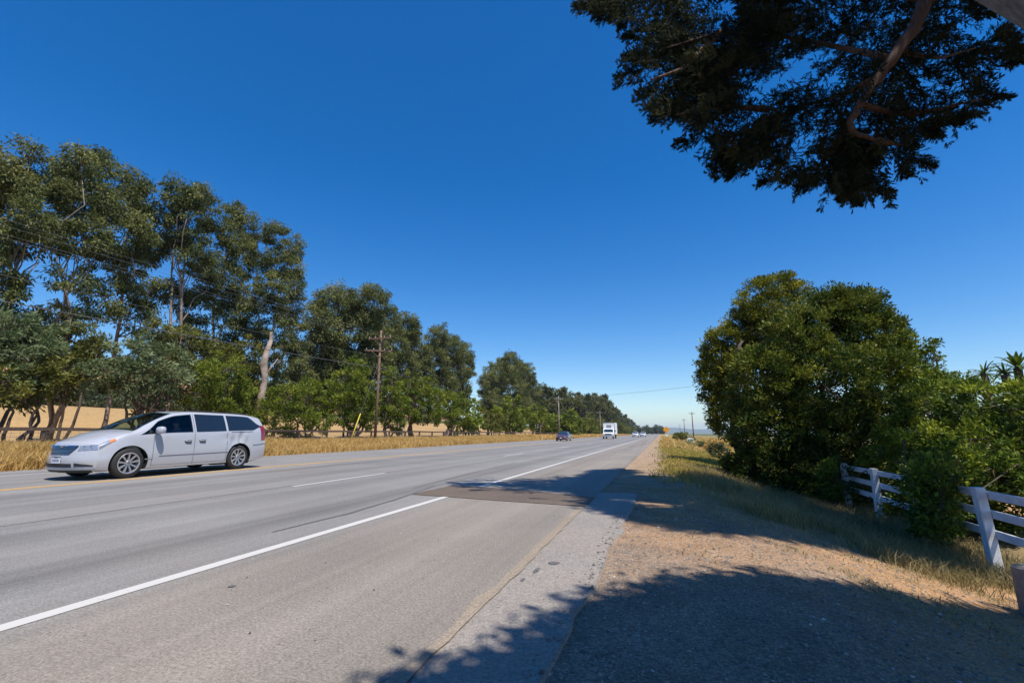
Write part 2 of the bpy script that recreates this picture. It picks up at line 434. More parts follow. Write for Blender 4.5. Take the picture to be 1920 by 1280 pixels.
strip('sand_drift', M['sand'], -1.31, -1.22, -12, 7.6, .003, road, .06, (.06, .03), 31, 2.5)
strip('edge_line', M['white_line'], -3.92, -3.79, -70, 8.22, .004, road, .5, (.006, .006), 5, 3)
strip('edge_line', M['white_line'], -3.92, -3.79, 9.72, 900, .004, road, .5, (.006, .006), 6, 3)
strip('edge_line', M['white_line'], -17.3, -17.18, -70, 900, .004, road, .5, (.006, .006), 7, 3)
strip('centre_line', M['yellow_line'], -12.98, -12.88, -70, 900, .004, road, .5, (.006, .006), 8, 3)
strip('centre_line', M['yellow_line'], -13.18, -13.08, -70, 900, .004, road, .5, (.006, .006), 9, 3)
for k in range(-3, 30):
    y0 = 8.5 + 14.4 * k
    strip('lane_dash', M['white_line'], -7.87, -7.75, y0, y0 + 3.6, .004, road, .4, (.006, .006), 20 + k, 3)
# brown trench patch across the shoulder
def poly_sheet(name, pts, z, mat, parent):
    mb = MB(); pts = np.array(pts, float)
    q = []
    for i in range(len(pts)):
        a, b = pts[i], pts[(i + 1) % len(pts)]
        for t in np.linspace(0, 1, 10, endpoint=False): q.append(a * (1 - t) + b * t)
    q = np.array(q); q += (RNG.random(q.shape) - .5) * .035
    v = np.concatenate([q, np.full((len(q), 1), z)], 1)
    mb.add(v, [np.arange(len(q))[None]]); return mb.build(name, mat, parent, smooth=False)
poly_sheet('asphalt_patch', [(-4.62, 8.1), (-1.22, 7.62), (-1.22, 8.75), (-2.5, 9.28), (-3.7, 9.62), (-4.55, 9.75)], .008, M['patch'], road)
def streak(name, pts, w, z, mat, parent):
    pts = np.array(pts, float); t = np.linspace(0, len(pts) - 1, 40)
    xs = np.interp(t, range(len(pts)), pts[:, 0]); ys = np.interp(t, range(len(pts)), pts[:, 1])
    xs = xs + (fbm(t * 2, t * 0, 40) - .5) * .05
    ww = w * (.5 + fbm(t * 4, t * 0, 41)) * np.sin(np.linspace(.15, 3.0, 40)) ** .4
    g = np.stack([np.stack([xs - ww / 2, ys, np.full(40, z)], -1), np.stack([xs + ww / 2, ys, np.full(40, z)], -1)])
    mb = MB(); mb.grid(g); return mb.build(name, mat, parent, smooth=False)
streak('skid_mark', [(-4.45, 4.6), (-4.42, 6.0), (-4.55, 7.4), (-4.9, 9.6)], .07, .0045, M['tar'], road)
streak('skid_mark', [(-5.1, 9.0), (-5.4, 13.0), (-5.6, 18.0)], .06, .0045, M['tar'], road)
streak('paving_seam', [(-7.98, -20), (-7.98, 2), (-7.95, 8), (-8.0, 30)], .03, .0035, M['tar'], road)
False and streak('crack', [(-3.2, 4.6), (-2.7, 4.35), (-2.1, 3.7), (-1.7, 3.2)], .008, .0045, M['tar'], road)
for (a, b, w, l) in ((-1.0, 4.35, .06, .05), (-1.09, 4.08, .02, .08), (-1.13, 3.80, .014, .05), (-3.2, 2.95, .028, .03)):
    t = np.linspace(0, 2 * math.pi, 14, endpoint=False); r = .7 + .5 * RNG.random(14)
    mb = MB(); mb.add(np.stack([a + w * r * np.cos(t), b + l * r * np.sin(t), np.full(14, .0055 if a < -1.5 else -.0015)], -1), [np.arange(14)[None]])
    mb.build('tar_spot', M['tar'], road, smooth=False)

# distant hills, built where they stand
def ridge(name, X0, X1, Y, hmax, depth, seed, mat):
    xs = np.linspace(X0, X1, 120); d = np.linspace(-1, 1, 13)
    prof = hmax * (.35 + .9 * fbm(xs * .0009, xs * 0, seed, 5)) * np.clip(np.minimum(xs - X0, X1 - xs) / (.18 * (X1 - X0)), 0, 1)
    g = np.zeros((120, 13, 3)); g[..., 0] = xs[:, None]; g[..., 1] = Y + d * depth
    g[..., 2] = prof[:, None] * np.cos(d * math.pi / 2) - 6
    mb = MB(); mb.grid(g); o = mb.build(name, mat); tag(o, kind='structure'); return o
M['hill'] = simple('far hillside', (.10, .10, .06), .95, var=.4, vscale=.01)
ridge('hills', -2500, 6000, 8200, 120, 900, 2, M['hill'])

# ================================================================= FOLIAGE ENGINE
def leaf_quads(mb, pos, d, ln, wd, tint, rng):
    n = len(pos); d = d / (np.linalg.norm(d, axis=1)[:, None] + 1e-9)
    s = np.cross(d, rng.normal(size=(n, 3))); s /= np.linalg.norm(s, axis=1)[:, None] + 1e-9
    ln = np.broadcast_to(ln, (n,))[:, None]; wd = np.broadcast_to(wd, (n,))[:, None]
    v = np.stack([pos, pos + d * ln * .5 + s * wd * .5, pos + d * ln, pos + d * ln * .5 - s * wd * .5], 1).reshape(-1, 3)
    mb.add(v, [np.arange(4 * n).reshape(n, 4)], np.repeat(np.clip(tint, 0, 1), 4))

def lobe_clumps(lobe, n, rng, shell=.45):
    c, r = np.array(lobe[0]), np.array(lobe[1])
    u = rng.normal(size=(n, 3)); u /= np.linalg.norm(u, axis=1)[:, None]
    k = (shell + (1 - shell) * rng.random(n) ** .6)[:, None]
    return c + u * r * k, u

def crown_mesh(lobes, rng, leaf=(.4, .13), dens=120, clump=.7, droop=.8, up=0, out=.5, shell=.4, per=60, flat=.75):
    """lobes: (centre, radii, density factor); leaf clumps are scattered through each lobe, denser towards its shell"""
    mb = MB(); cl = []
    for lb in lobes:
        c, r = np.array(lb[0]), np.array(lb[1]); k = lb[2] if len(lb) > 2 else 1
        area = math.pi * max(r[0], r[1]) * r[2]
        nl = int(area * dens * k); nc = max(3, nl // per)
        cc, u = lobe_clumps(lb, nc, rng, shell)
        cl.append(cc)
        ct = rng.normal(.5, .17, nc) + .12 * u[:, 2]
        idx = rng.integers(0, nc, nl)
        rc = clump * (.6 + .8 * rng.random(nc))
        off = rng.normal(size=(nl, 3)); off = off / np.linalg.norm(off, axis=1)[:, None] * (rng.random(nl) ** .45)[:, None] * np.array([1, 1, flat]) * .8 * rc[idx][:, None]
        p = cc[idx] + off
        d = rng.normal(size=(nl, 3)) * .55 + u[idx] * out + off / (rc[idx][:, None] + .01) * .5
        d[:, 2] += up - droop
        leaf_quads(mb, p, d, leaf[0] * (.6 + .8 * rng.random(nl)), leaf[1] * (.6 + .8 * rng.random(nl)), ct[idx] + rng.normal(0, .12, nl), rng)
    return mb, cl

def wiggle(a, b, n, amp, rng):
    t = np.linspace(0, 1, n)[:, None]; a = np.array(a); b = np.array(b)
    p = a * (1 - t) + b * t
    w = np.cumsum(rng.normal(size=(n, 3)), 0); w -= w[0] + (w[-1] - w[0]) * t
    return p + w * amp * np.linalg.norm(b - a) / n

def tree(name, label, cat, base, lobes, rng, bark, leafm, r0=.35, group=None, trunks=1, lean=None, limb_r=.10, fork=.35, wob=.35, **kw):
    """a tree: an Empty at its base, a trunk mesh (trunk and limbs), a crown mesh of leaves"""
    base = np.array(base, float); root = empty(name, base); tag(root, label, cat, group)
    L = [(np.array(l[0]) - base, np.array(l[1]), l[2] if len(l) > 2 else 1) for l in lobes]
    cm, cl = crown_mesh(L, rng, **kw)
    cm.build('crown', leafm, root, smooth=False, tint=True)
    tb = MB(); top = max(L, key=lambda q: q[0][2])[0]; ctr = np.mean([q[0] for q in L], 0)
    for k in range(trunks):
        if trunks == 1: b0 = np.array([0, 0, -.15]); tp = top + np.array([0, 0, .2 * L[0][1][2]])
        else:
            b0 = np.array([rng.normal() * .35, rng.normal() * .35, -.15]); tp = L[rng.integers(len(L))][0]
        path = wiggle(b0, tp, 12, wob, rng)
        rr = np.linspace(r0, r0 * .22, 12); rr[0] *= 1.35
        tb.tube(path, rr, 9)
        for q in (L if k == 0 else L[k::trunks]):
            zz = q[0][2] - q[1][2] * .4
            i = int(np.clip(np.searchsorted(path[:, 2], zz * (1 - fork) ), 1, 10))
            lp = wiggle(path[i], q[0], 7, .4, rng)
            tb.tube(lp, np.linspace(min(rr[i] * .6, limb_r * 1.8), limb_r * .35, 7), 6)
    for q, cc in zip(L, cl):
        for j in rng.integers(0, len(cc), min(len(cc), 9)):
            tb.tube(wiggle(q[0], cc[j], 4, .3, rng), np.linspace(limb_r * .35, limb_r * .1, 4), 4, cap=False)
    tb.build('trunk', bark, root)
    return root

def pxlobes(specs, X, rng, jit=1.5, depth=1.0):
    """crown lobes measured off the photograph on the tree's own row: (px, py, half width px, half height px[, density])"""
    out = []
    for s in specs:
        p, F = onX(s[0], s[1], X); k = F / f
        rx, rz = s[2] * k, s[3] * k
        ry = rx * depth
        p = p * 1.0; dirv = p - np.array([0, 0, H]); p = np.array([0, 0, H]) + dirv * (1 + rng.normal() * jit / max(20, np.linalg.norm(dirv)))
        out.append((p, (ry, rx, rz), s[4] if len(s) > 4 else 1))
    return out
def base_under(lobes, X=None):
    c = np.mean([l[0] for l in lobes], 0); top = max(lobes, key=lambda l: l[0][2])[0]
    b = .5 * c + .5 * top
    return np.array([b[0], b[1], float(gz(b[0], b[1])) - .05])

# ================================================================= EUCALYPTUS ROW (far side of the road)
EK = dict(leaf=(.25, 0.084), dens=560, clump=.74, droop=.8, out=.4, per=120, shell=.4, wob=.12)
rows = [
 ('tall eucalyptus cut off by the left edge, its crown the highest of the row', .30, 1,
  [(-40, 300, 45, 60), (-55, 380, 50, 70), (-10, 350, 35, 60), (-30, 460, 45, 60, 0.94), (5, 540, 35, 50, 0.73), (-30, 620, 50, 60, 0.94)]),
 ('tall eucalyptus second from the left edge, with forked bare limbs against blue gaps', .30, 2,
  [(58, 300, 36, 36), (30, 350, 45, 45), (80, 360, 32, 45), (62, 410, 45, 45), (25, 450, 35, 45, 0.94), (90, 450, 26, 45, 0.98), (20, 545, 36, 45, 0.44), (55, 620, 35, 50, 0.64)]),
 ('broad ragged topped eucalyptus with brownish crown and pale trunk behind the umbrella acacia', .34, 2,
  [(150, 300, 32, 36), (185, 315, 26, 40), (128, 335, 34, 40), (203, 300, 12, 26), (165, 375, 48, 45), (120, 400, 34, 45), (198, 385, 26, 45), (155, 445, 48, 42, 0.98), (190, 470, 28, 45, 0.84), (130, 520, 40, 45, 0.44), (195, 560, 30, 45, 0.73), (150, 620, 46, 55, 0.54), (120, 590, 30, 40, 0.64)]),
 ('dark eucalyptus with a blunt rounded top left of the highest green gap', .3, 1,
  [(255, 345, 33, 36), (232, 385, 32, 45), (278, 390, 32, 42), (250, 440, 42, 48), (285, 460, 30, 45, 0.98), (238, 510, 34, 46, 0.98), (278, 545, 30, 46, 0.84), (245, 590, 35, 46, 0.54), (285, 625, 30, 46, 0.84)]),
 ('wide eucalyptus with two humped tops and pale forked limbs in its lower gaps', .34, 2,
  [(338, 362, 32, 34), (372, 365, 30, 34), (392, 405, 22, 36), (350, 415, 42, 44), (328, 455, 26, 38, 0.94), (372, 480, 38, 40), (392, 520, 24, 40, 0.94), (330, 560, 26, 42, 0.73), (375, 580, 32, 50, 0.94), (335, 640, 40, 46, 0.98), (385, 655, 35, 46, 0.94)]),
 ('slender eucalyptus between the two humped tree and the one with the bare pale trunk', .28, 1,
  [(440, 400, 26, 30), (465, 430, 26, 38), (432, 450, 28, 38), (462, 490, 30, 40), (430, 520, 26, 40, 0.98), (470, 555, 28, 42, 0.98), (435, 590, 32, 46, 0.98), (465, 640, 34, 50, 0.98), (420, 660, 30, 46, 0.98)]),
]
euc_rng = np.random.default_rng(11)
for lab, r0, nt_, spec in rows:
    lb = pxlobes([(q[0], q[1], q[2] * .84) + tuple(q[3:]) for q in spec], -36, euc_rng)
    tree('eucalyptus_tree', lab, 'tree', base_under(lb), lb, euc_rng, M['bark_pale'], M['euc'], r0 * .5, 'eucalyptus trees in the roadside row', trunks=nt_, limb_r=.06, **EK)
# the one with the big pale broken stem
lb = pxlobes([(517, 440, 22, 30), (550, 465, 18, 34), (520, 490, 28, 36), (552, 520, 18, 40), (512, 545, 28, 38, .9), (548, 580, 24, 42, .8), (515, 610, 30, 42, .6), (555, 640, 22, 44, .8), (530, 680, 34, 44, .8), (562, 700, 22, 44, .8), (520, 735, 30, 26, .8), (478, 700, 18, 40, .6)], -34.5, euc_rng)
pt = tree('eucalyptus_tree', 'narrow eucalyptus at the right end of the tall group with thick bare pale stem', 'tree', base_under(lb), lb, euc_rng, M['bark_pale'], M['euc'], .16, 'eucalyptus trees in the roadside row', limb_r=.06, **EK)
stem = MB(); b0 = np.array(pt.location); STEM = 1
sp = [onX(px, py, -32.5)[0] - b0 for px, py in ((488, 778), (490, 742), (497, 708), (494, 682), (502, 654), (509, 636), (508, 622))]
stem.tube(sp, [.38, .28, .27, .31, .22, .17, .12], 10)
stem.tube([sp[4], onX(513, 615, -33)[0] - b0, onX(520, 575, -34)[0] - b0, onX(528, 520, -35)[0] - b0], [.16, .11, .08, .05], 7)
stem.tube([sp[2], onX(507, 690, -32.2)[0] - b0, onX(521, 672, -32)[0] - b0], [.10, .06, .03], 6)
stem.build('bare_stem', simple('bare cream bark', (.36, .275, .215), .85, var=.55, vscale=1.6), pt)

mid = [
 ('dense round crowned eucalyptus just left of the utility pole with crossarms', .5, 2, -37,
  [(632, 575, 46, 42), (600, 610, 34, 36), (690, 570, 42, 36), (722, 605, 24, 40), (655, 630, 62, 46), (615, 660, 46, 46), (705, 650, 38, 46), (650, 700, 60, 50), (600, 720, 40, 40), (712, 710, 32, 50)]),
 ('eucalyptus with slanting pale trunk just right of the utility pole with crossarms', .4, 2, -37,
  [(762, 615, 26, 30), (742, 650, 26, 38), (780, 650, 22, 38), (755, 690, 30, 40), (790, 700, 24, 42), (760, 730, 36, 36)]),
 ('eucalyptus with three stepped tops at the right end of the middle group', .4, 2, -37,
  [(820, 632, 20, 30), (845, 655, 24, 30), (872, 660, 17, 20), (815, 680, 28, 38), (852, 695, 28, 36), (880, 690, 10, 26), (825, 725, 34, 34), (868, 720, 14, 30, .8), (855, 750, 26, 28)]),
 ('large domed eucalyptus after the sky gap, tallest of the far part of the row', .5, 2, -36,
  [(955, 690, 26, 30), (935, 705, 30, 30), (980, 705, 24, 30), (915, 725, 18, 32), (950, 735, 44, 36), (995, 735, 18, 30), (920, 760, 22, 30), (970, 765, 40, 30), (940, 785, 36, 24)]),
]
for lab, r0, nt_, X, spec in mid:
    lb = pxlobes(spec, X, euc_rng)
    tree('eucalyptus_tree', lab, 'tree', base_under(lb), lb, euc_rng, M['bark_pale'], M['euc'], r0 * .5, 'eucalyptus trees in the roadside row', trunks=nt_, limb_r=.08,
         leaf=(.36, .12), dens=340, clump=1.05, droop=.7, out=.5, per=120, shell=.45, wob=.12)
# three shapes repeated down the rest of the row
protos = []
for k in range(3):
    rr = np.random.default_rng(50 + k)
    lb = [(np.array([rr.normal() * 1.6, rr.normal() * 2.0, 17 - j * 1.9]), np.array([2.9 + .25 * j, 2.9 + .25 * j, 2.4]), 1) for j in range(6)] + [(np.array([-.4, .5, 18.7 + .5 * k]), np.array([1.6, 1.7, 2.0]), 1)]
    t = tree('eucalyptus_tree', 'distant eucalyptus in the tapering line beyond the domed eucalyptus', 'tree', (0, 0, 0), lb, rr, M['bark_pale'], M['euc_far'], .5, 'distant eucalyptus line', limb_r=.2,
             leaf=(.9, .38), dens=42, clump=1.5, droop=.6, out=.6, per=70, shell=.5)
    protos.append(t)
line = [(1012, 722), (1030, 730), (1050, 727), (1068, 735), (1085, 738), (1098, 741), (1110, 742), (1118, 740), (1128, 742), (1136, 750), (1143, 757), (1150, 765), (1156, 770), (1163, 776), (1170, 777), (1177, 784), (1184, 787)]
for i, (px, py) in enumerate(line):
    p, F = onX(px, py, -36 + RNG.normal() * .8)
    Y = p[1]
    o = protos[i] if i < 3 else copy_tree(protos[i % 3])
    g0 = float(gz(p[0], Y)); s = (p[2] - g0) / 20.2
    o.location = (p[0], Y, g0 - .05); o.scale = (s * (1.0 + .25 * RNG.random()), s * 1.25, s); o.rotation_euler.z = RNG.random() * 6.28
# bluish far clump where the road disappears
farp = None
for i, (px, py, D) in enumerate([(1196, 797, 600), (1207, 798, 640), (1214, 796, 640), (1222, 800, 660), (1229, 795, 660), (1236, 797, 680), (1241, 798, 680)]):
    p = P(px, py, D); g0 = float(gz(p[0], p[1]))
    if farp is None:
        rr = np.random.default_rng(90)
        lb = [(np.array([0, 0, 9.0]), np.array([5.0, 5.0, 4.5]), 1), (np.array([2.5, 1, 6.5]), np.array([4.5, 4.5, 4.0]), 1), (np.array([-3, -1, 6]), np.array([4.2, 4.5, 3.6]), 1), (np.array([0, 0, 3]), np.array([5, 5, 2.6]), 1)]
        farp = tree('far_tree', 'dark bluish tree in the far clump where the road vanishes', 'tree', (0, 0, 0), lb, rr, M['bark_dark'], M['euc_far'], .5, 'far clump of trees', leaf=(1.2, .6), dens=18, clump=1.6, per=50)
        o = farp
    else: o = copy_tree(farp)
    o.location = (p[0], p[1], g0); s = (p[2] - g0) / 13.5; o.scale = (s * .85, s * .85, s); o.rotation_euler.z = i * 1.3

# ================================================================= ROADSIDE SHRUBS along the far fence
sh_rng = np.random.default_rng(23)
SK = dict(leaf=(.24, .08), dens=330, clump=.5, droop=.15, up=.15, out=.7, per=70, shell=.5)
shrubs = [
 ('dark understorey shrub in the gap between the big left bush and the umbrella shaped acacia', -34, 'shrub_o', 3, 'bark_dark', [(118, 650, 34, 44), (150, 690, 28, 36), (105, 700, 24, 40), (185, 660, 26, 36), (135, 730, 30, 22)], .10),
 ('dark understorey shrub rising behind the right side of the umbrella shaped acacia', -34, 'shrub_o', 3, 'bark_dark', [(350, 650, 34, 40), (385, 680, 30, 40), (330, 690, 30, 34), (365, 730, 40, 36), (360, 770, 36, 24)], .10),
 ('dark understorey shrub just left of the bare pale stem', -34, 'shrub_o', 3, 'bark_dark', [(455, 670, 32, 40), (475, 715, 26, 36), (430, 700, 28, 36), (460, 750, 34, 30), (500, 770, 26, 26)], .10),
 ('big blue green acacia bush filling the left edge behind the fence rail', -29, 'shrub_b', 4, 'bark_dark', [(18, 615, 38, 38), (62, 630, 36, 36), (-20, 640, 40, 60), (38, 665, 58, 40), (85, 665, 20, 40), (0, 700, 46, 40)] , .12),
 ('olive yellow lower acacia mass at the foot of the big left bush', -28, 'shrub_o', 4, 'bark_dark', [(15, 715, 42, 36), (62, 705, 36, 34), (90, 715, 14, 30), (40, 745, 46, 24, .8)], .10),
 ('umbrella shaped acacia with many reddish stems behind the van bonnet', -29, 'shrub_b', 9, 'bark_cyp', [(280, 652, 30, 22), (240, 668, 36, 24), (320, 675, 32, 28), (205, 695, 32, 24), (265, 700, 50, 28), (315, 715, 34, 28), (190, 715, 20, 18), (345, 705, 16, 22), (240, 725, 42, 18), (300, 742, 36, 18, .8), (265, 765, 34, 16, .7), (320, 765, 26, 16, .6)], .13),
 ('yellow green leafy shrub with a drooping skirt behind the van roof', -28.5, 'shrub_g', 3, 'bark_dark', [(392, 705, 24, 30), (425, 690, 26, 28), (380, 745, 22, 30), (425, 735, 34, 36), (455, 745, 22, 34), (410, 775, 36, 24), (455, 780, 26, 22)], .1),
 ('bright green shrub right of the bare pale stem, behind the van tail', -28, 'shrub_g', 4, 'bark_dark', [(540, 745, 28, 28), (575, 740, 26, 30), (590, 765, 22, 30), (520, 775, 30, 30), (560, 790, 34, 26), (600, 795, 18, 20), (540, 812, 36, 14)], .1),
 ('pointed bright green shrub tree directly left of the utility pole with crossarms', -28, 'shrub_g', 4, 'bark_dark', [(668, 698, 18, 24), (655, 725, 32, 30), (683, 735, 22, 34), (635, 745, 30, 34), (660, 765, 46, 28), (690, 770, 18, 30), (645, 788, 34, 18)], .14),
 ('small shrub tree with dark trunk directly right of the utility pole with crossarms', -28, 'shrub_g', 3, 'bark_dark', [(735, 715, 15, 22, .8), (728, 745, 20, 28), (750, 755, 18, 28), (735, 780, 24, 24), (745, 795, 18, 16)], .13),
 ('rounded green shrub tree on a thick pale brown trunk', -28, 'shrub_g', 3, 'bark_cyp', [(768, 720, 16, 22), (790, 735, 26, 28), (775, 755, 28, 28), (812, 752, 20, 26), (800, 775, 32, 20), (765, 780, 16, 16)], .2),
 ('low spreading green shrub under the three stepped eucalyptus', -28, 'shrub_g', 3, 'bark_dark', [(840, 755, 18, 24), (835, 778, 24, 20), (858, 785, 20, 18)], .14),
 ('deep green shrub tree at the right end below the sky gap', -28, 'shrub_g', 3, 'bark_dark', [(870, 755, 18, 22), (880, 775, 22, 22), (862, 790, 24, 18), (895, 788, 14, 18)], .15),
 ('mid green shrub under the left side of the domed eucalyptus', -29, 'shrub_o', 3, 'bark_dark', [(915, 785, 16, 18), (930, 795, 16, 14)], .15),
 ('tall bright shrub in front of the domed eucalyptus', -28, 'shrub_g', 3, 'bark_dark', [(962, 762, 20, 18), (950, 780, 24, 18), (978, 785, 18, 18), (960, 797, 28, 12)], .2),
 ('bright shrub left of the second utility pole', -28, 'shrub_g', 3, 'bark_dark', [(1005, 772, 14, 18), (1000, 788, 18, 14), (1020, 790, 14, 14)], .2),
]
for lab, X, mk, nt_, bk, spec, r0 in shrubs:
    lb = pxlobes([(q[0], q[1], q[2] * 1.1, q[3] * 1.08) + tuple(q[4:]) for q in spec], X, sh_rng, .4)
    b = base_under(lb); kk = dict(SK)
    if spec[0][0] > 600: kk.update(leaf=(.30, .11), dens=210)
    if spec[0][0] > 850: kk.update(leaf=(.6, .25), dens=60, clump=.9)
    tree('shrub', lab, 'shrub', b, lb, sh_rng, M[bk], M[mk], r0, 'shrubs along the far fence', trunks=nt_, limb_r=.07, **kk)
pr = []
for k in range(2):
    rr = np.random.default_rng(70 + k)
    lb = [(np.array([rr.normal() * .8, rr.normal(), 4.6]), np.array([1.6, 1.9, 1.3]), 1), (np.array([0, 1.2, 3.2]), np.array([2.3, 2.2, 1.6]), 1), (np.array([0, -1.3, 3.0]), np.array([2.2, 2.2, 1.5]), 1), (np.array([0, 0, 1.7]), np.array([2.4, 2.8, 1.2]), 1)]
    pr.append(tree('shrub', 'far shrub in the low green line under the distant eucalyptus', 'shrub', (0, 0, 0), lb, rr, M['bark_dark'], M['shrub_g' if k == 0 else 'shrub_o'], .2, 'far shrubs along the fence', trunks=2, limb_r=.08,
                   leaf=(.8, .36), dens=40, clump=.9, droop=.1, out=.8, per=60, shell=.5))
Ys = np.concatenate([np.arange(118, 200, 6.5), np.arange(203, 330, 9), np.arange(332, 520, 14)])
for i, Y in enumerate(Ys):
    o = pr[i] if i < 2 else copy_tree(pr[i % 2])
    X = -28 + RNG.normal() * .9; o.location = (X, Y + RNG.normal(), float(gz(X, Y)) - .1)
    s = .75 + .5 * RNG.random(); o.scale = (s, s * 1.15, s * (.9 + .3 * RNG.random())); o.rotation_euler.z = RNG.random() * 6.28
# scrub band and dark thicket on the slope beyond the tan field
def scrub(name, label, n, xr, yr, size, mat, seed):
    r = np.random.default_rng(seed); mb = MB()
    x = r.uniform(*xr, n); y = r.uniform(*yr, n); s = size * (.5 + r.random(n))
    per = 150; idx = np.repeat(np.arange(n), per); u = r.normal(size=(n * per, 3)); u[:, 2] = abs(u[:, 2]); u /= np.linalg.norm(u, axis=1)[:, None]
    p = np.stack([x, y, gz(x, y)], 1)[idx] + u * s[idx][:, None] * np.array([1, 1, .75]) * (.5 + .5 * r.random(n * per))[:, None]
    leaf_quads(mb, p, u + r.normal(size=u.shape) * .6, .24 * s[idx], .13 * s[idx], r.normal(.5, .18, n)[idx] + r.normal(0, .1, n * per), r)
    o = mb.build(name, mat, None, smooth=False, tint=True); tag(o, label, 'scrub', kind='stuff'); return o
scrub('scrub_band', 'grey green scrub along the top of the tan field', 620, (-104, -76), (0, 95), 2.0, M['scrub'], 5)
scrub('hill_thicket', 'dark thicket scattered over the orange earth hillside', 420, (-260, -120), (20, 300), 4.2, M['euc_far'], 6)

# ================================================================= BIG BUSH AND HEDGE (right)
bu_rng = np.random.default_rng(31)
def Dlobes(spec):
    out = []
    for s in spec:
        px, py, rx, rz, D = s[:5]; p = P(px, py, D); k = D / f
        out.append((p, (rx * k, rx * k * .95, rz * k), s[5] if len(s) > 5 else 1))
    return out
BK = dict(leaf=(.115, .048), dens=2000, clump=.32, droop=0, up=.2, out=.7, per=70, shell=.55)
lb = Dlobes([(1560, 620, 90, 80, 16.5), (1495, 650, 62, 80, 15.6), (1640, 640, 55, 75, 16), (1550, 592, 44, 48, 16.2), (1610, 585, 50, 48, 16.5), (1570, 580, 40, 46, 16.2), (1672, 635, 24, 44, 16),
             (1440, 720, 70, 80, 15.6), (1540, 720, 95, 80, 15), (1640, 720, 70, 80, 15), (1470, 800, 80, 75, 15.4), (1560, 815, 90, 75, 14.8), (1400, 800, 34, 60, 16.5), (1640, 800, 60, 60, 14.6), (1500, 870, 75, 50, 15), (1450, 905, 60, 36, 15.2), (1540, 920, 60, 34, 14.6), (1390, 885, 34, 34, 16.2), (1420, 870, 40, 42, 15.8), (1590, 870, 50, 40, 14.8)])
tree('round_bush', 'huge round dark green bush with yellowish top, right of the road behind the white fence', 'bush', (P(1545, 811, 16)[0], P(1545, 811, 16)[1], -.9), lb, bu_rng, M['bark_dark'], M['bush_g'], .14, trunks=5, limb_r=.07, **BK)
lb = Dlobes([(1424, 572, 46, 54, 19.5), (1458, 548, 40, 38, 20), (1492, 556, 24, 34, 20), (1400, 620, 44, 55, 20), (1450, 640, 50, 60, 19.5), (1365, 660, 42, 60, 20), (1345, 725, 32, 60, 20.3), (1400, 720, 45, 70, 19.5), (1365, 780, 36, 42, 20), (1345, 690, 34, 60, 20.5)])
tree('round_bush', 'taller yellow green bush tucked behind the left side of the huge round bush', 'bush', (P(1405, 811, 20)[0], P(1405, 811, 20)[1], -.6), lb, bu_rng, M['bark_dark'], M['bush_y'], .14, trunks=4, limb_r=.07, **BK)
lb = Dlobes([(1705, 660, 34, 46, 15.5, .7), (1735, 690, 26, 40, 15, .7), (1700, 720, 40, 50, 15, .9), (1745, 650, 12, 26, 15.2, .4), (1725, 735, 40, 40, 14.6), (1765, 730, 26, 34, 14.5, .8)])
tree('round_bush', 'loose leafy bush with wispy twigs on the right shoulder of the huge round bush', 'bush', (P(1720, 811, 15)[0], P(1720, 811, 15)[1], -.9), lb, bu_rng, M['bark_dark'], M['hedge'], .10, trunks=3, limb_r=.05, **BK)
HK = dict(leaf=(.095, .043), dens=2100, clump=.26, droop=0, up=.2, out=.7, per=60, shell=.55)
lb = Dlobes([(1760, 770, 55, 60, 12.6), (1720, 830, 60, 60, 12.6), (1815, 760, 50, 54, 11.6), (1870, 760, 55, 56, 10.6), (1925, 770, 55, 60, 9.8), (1990, 770, 70, 70, 9), (1800, 840, 80, 60, 11.2), (1880, 850, 80, 65, 10), (1960, 870, 90, 80, 9),
             (1680, 880, 55, 50, 12.8), (1620, 900, 50, 40, 14.6), (1560, 900, 40, 44, 15), (1700, 960, 30, 30, 11.2), (1590, 945, 26, 26, 14), (1750, 900, 60, 50, 11.6), (1790, 880, 40, 46, 9.2), (1752, 915, 36, 50, 9.1), (1760, 965, 32, 40, 9.0), (1570, 895, 26, 36, 13.2), (1742, 885, 30, 40, 9.6), (1745, 925, 26, 56, 8.6), (1757, 905, 28, 44, 8.4), (1735, 970, 26, 34, 8.7), (1768, 950, 16, 44, 8.2), (1790, 900, 24, 26, 8.3), (1715, 850, 50, 36, 11.6), (1860, 880, 60, 34, 9), (1820, 930, 50, 50, 10.8), (1880, 950, 70, 50, 9.6), (1735, 930, 36, 42, 10.2), (1760, 965, 30, 36, 9.8), (1725, 890, 34, 34, 10.8), (1770, 900, 40, 40, 10.2), (1785, 945, 26, 36, 9.0)])
tree('hedge', 'long leafy hedge with sunlit yellow top growing over the white fence', 'hedge', (P(1830, 811, 11)[0], P(1830, 811, 11)[1], -.9), lb, bu_rng, M['bark_dark'], M['hedge'], .06, trunks=7, limb_r=.04, **HK)

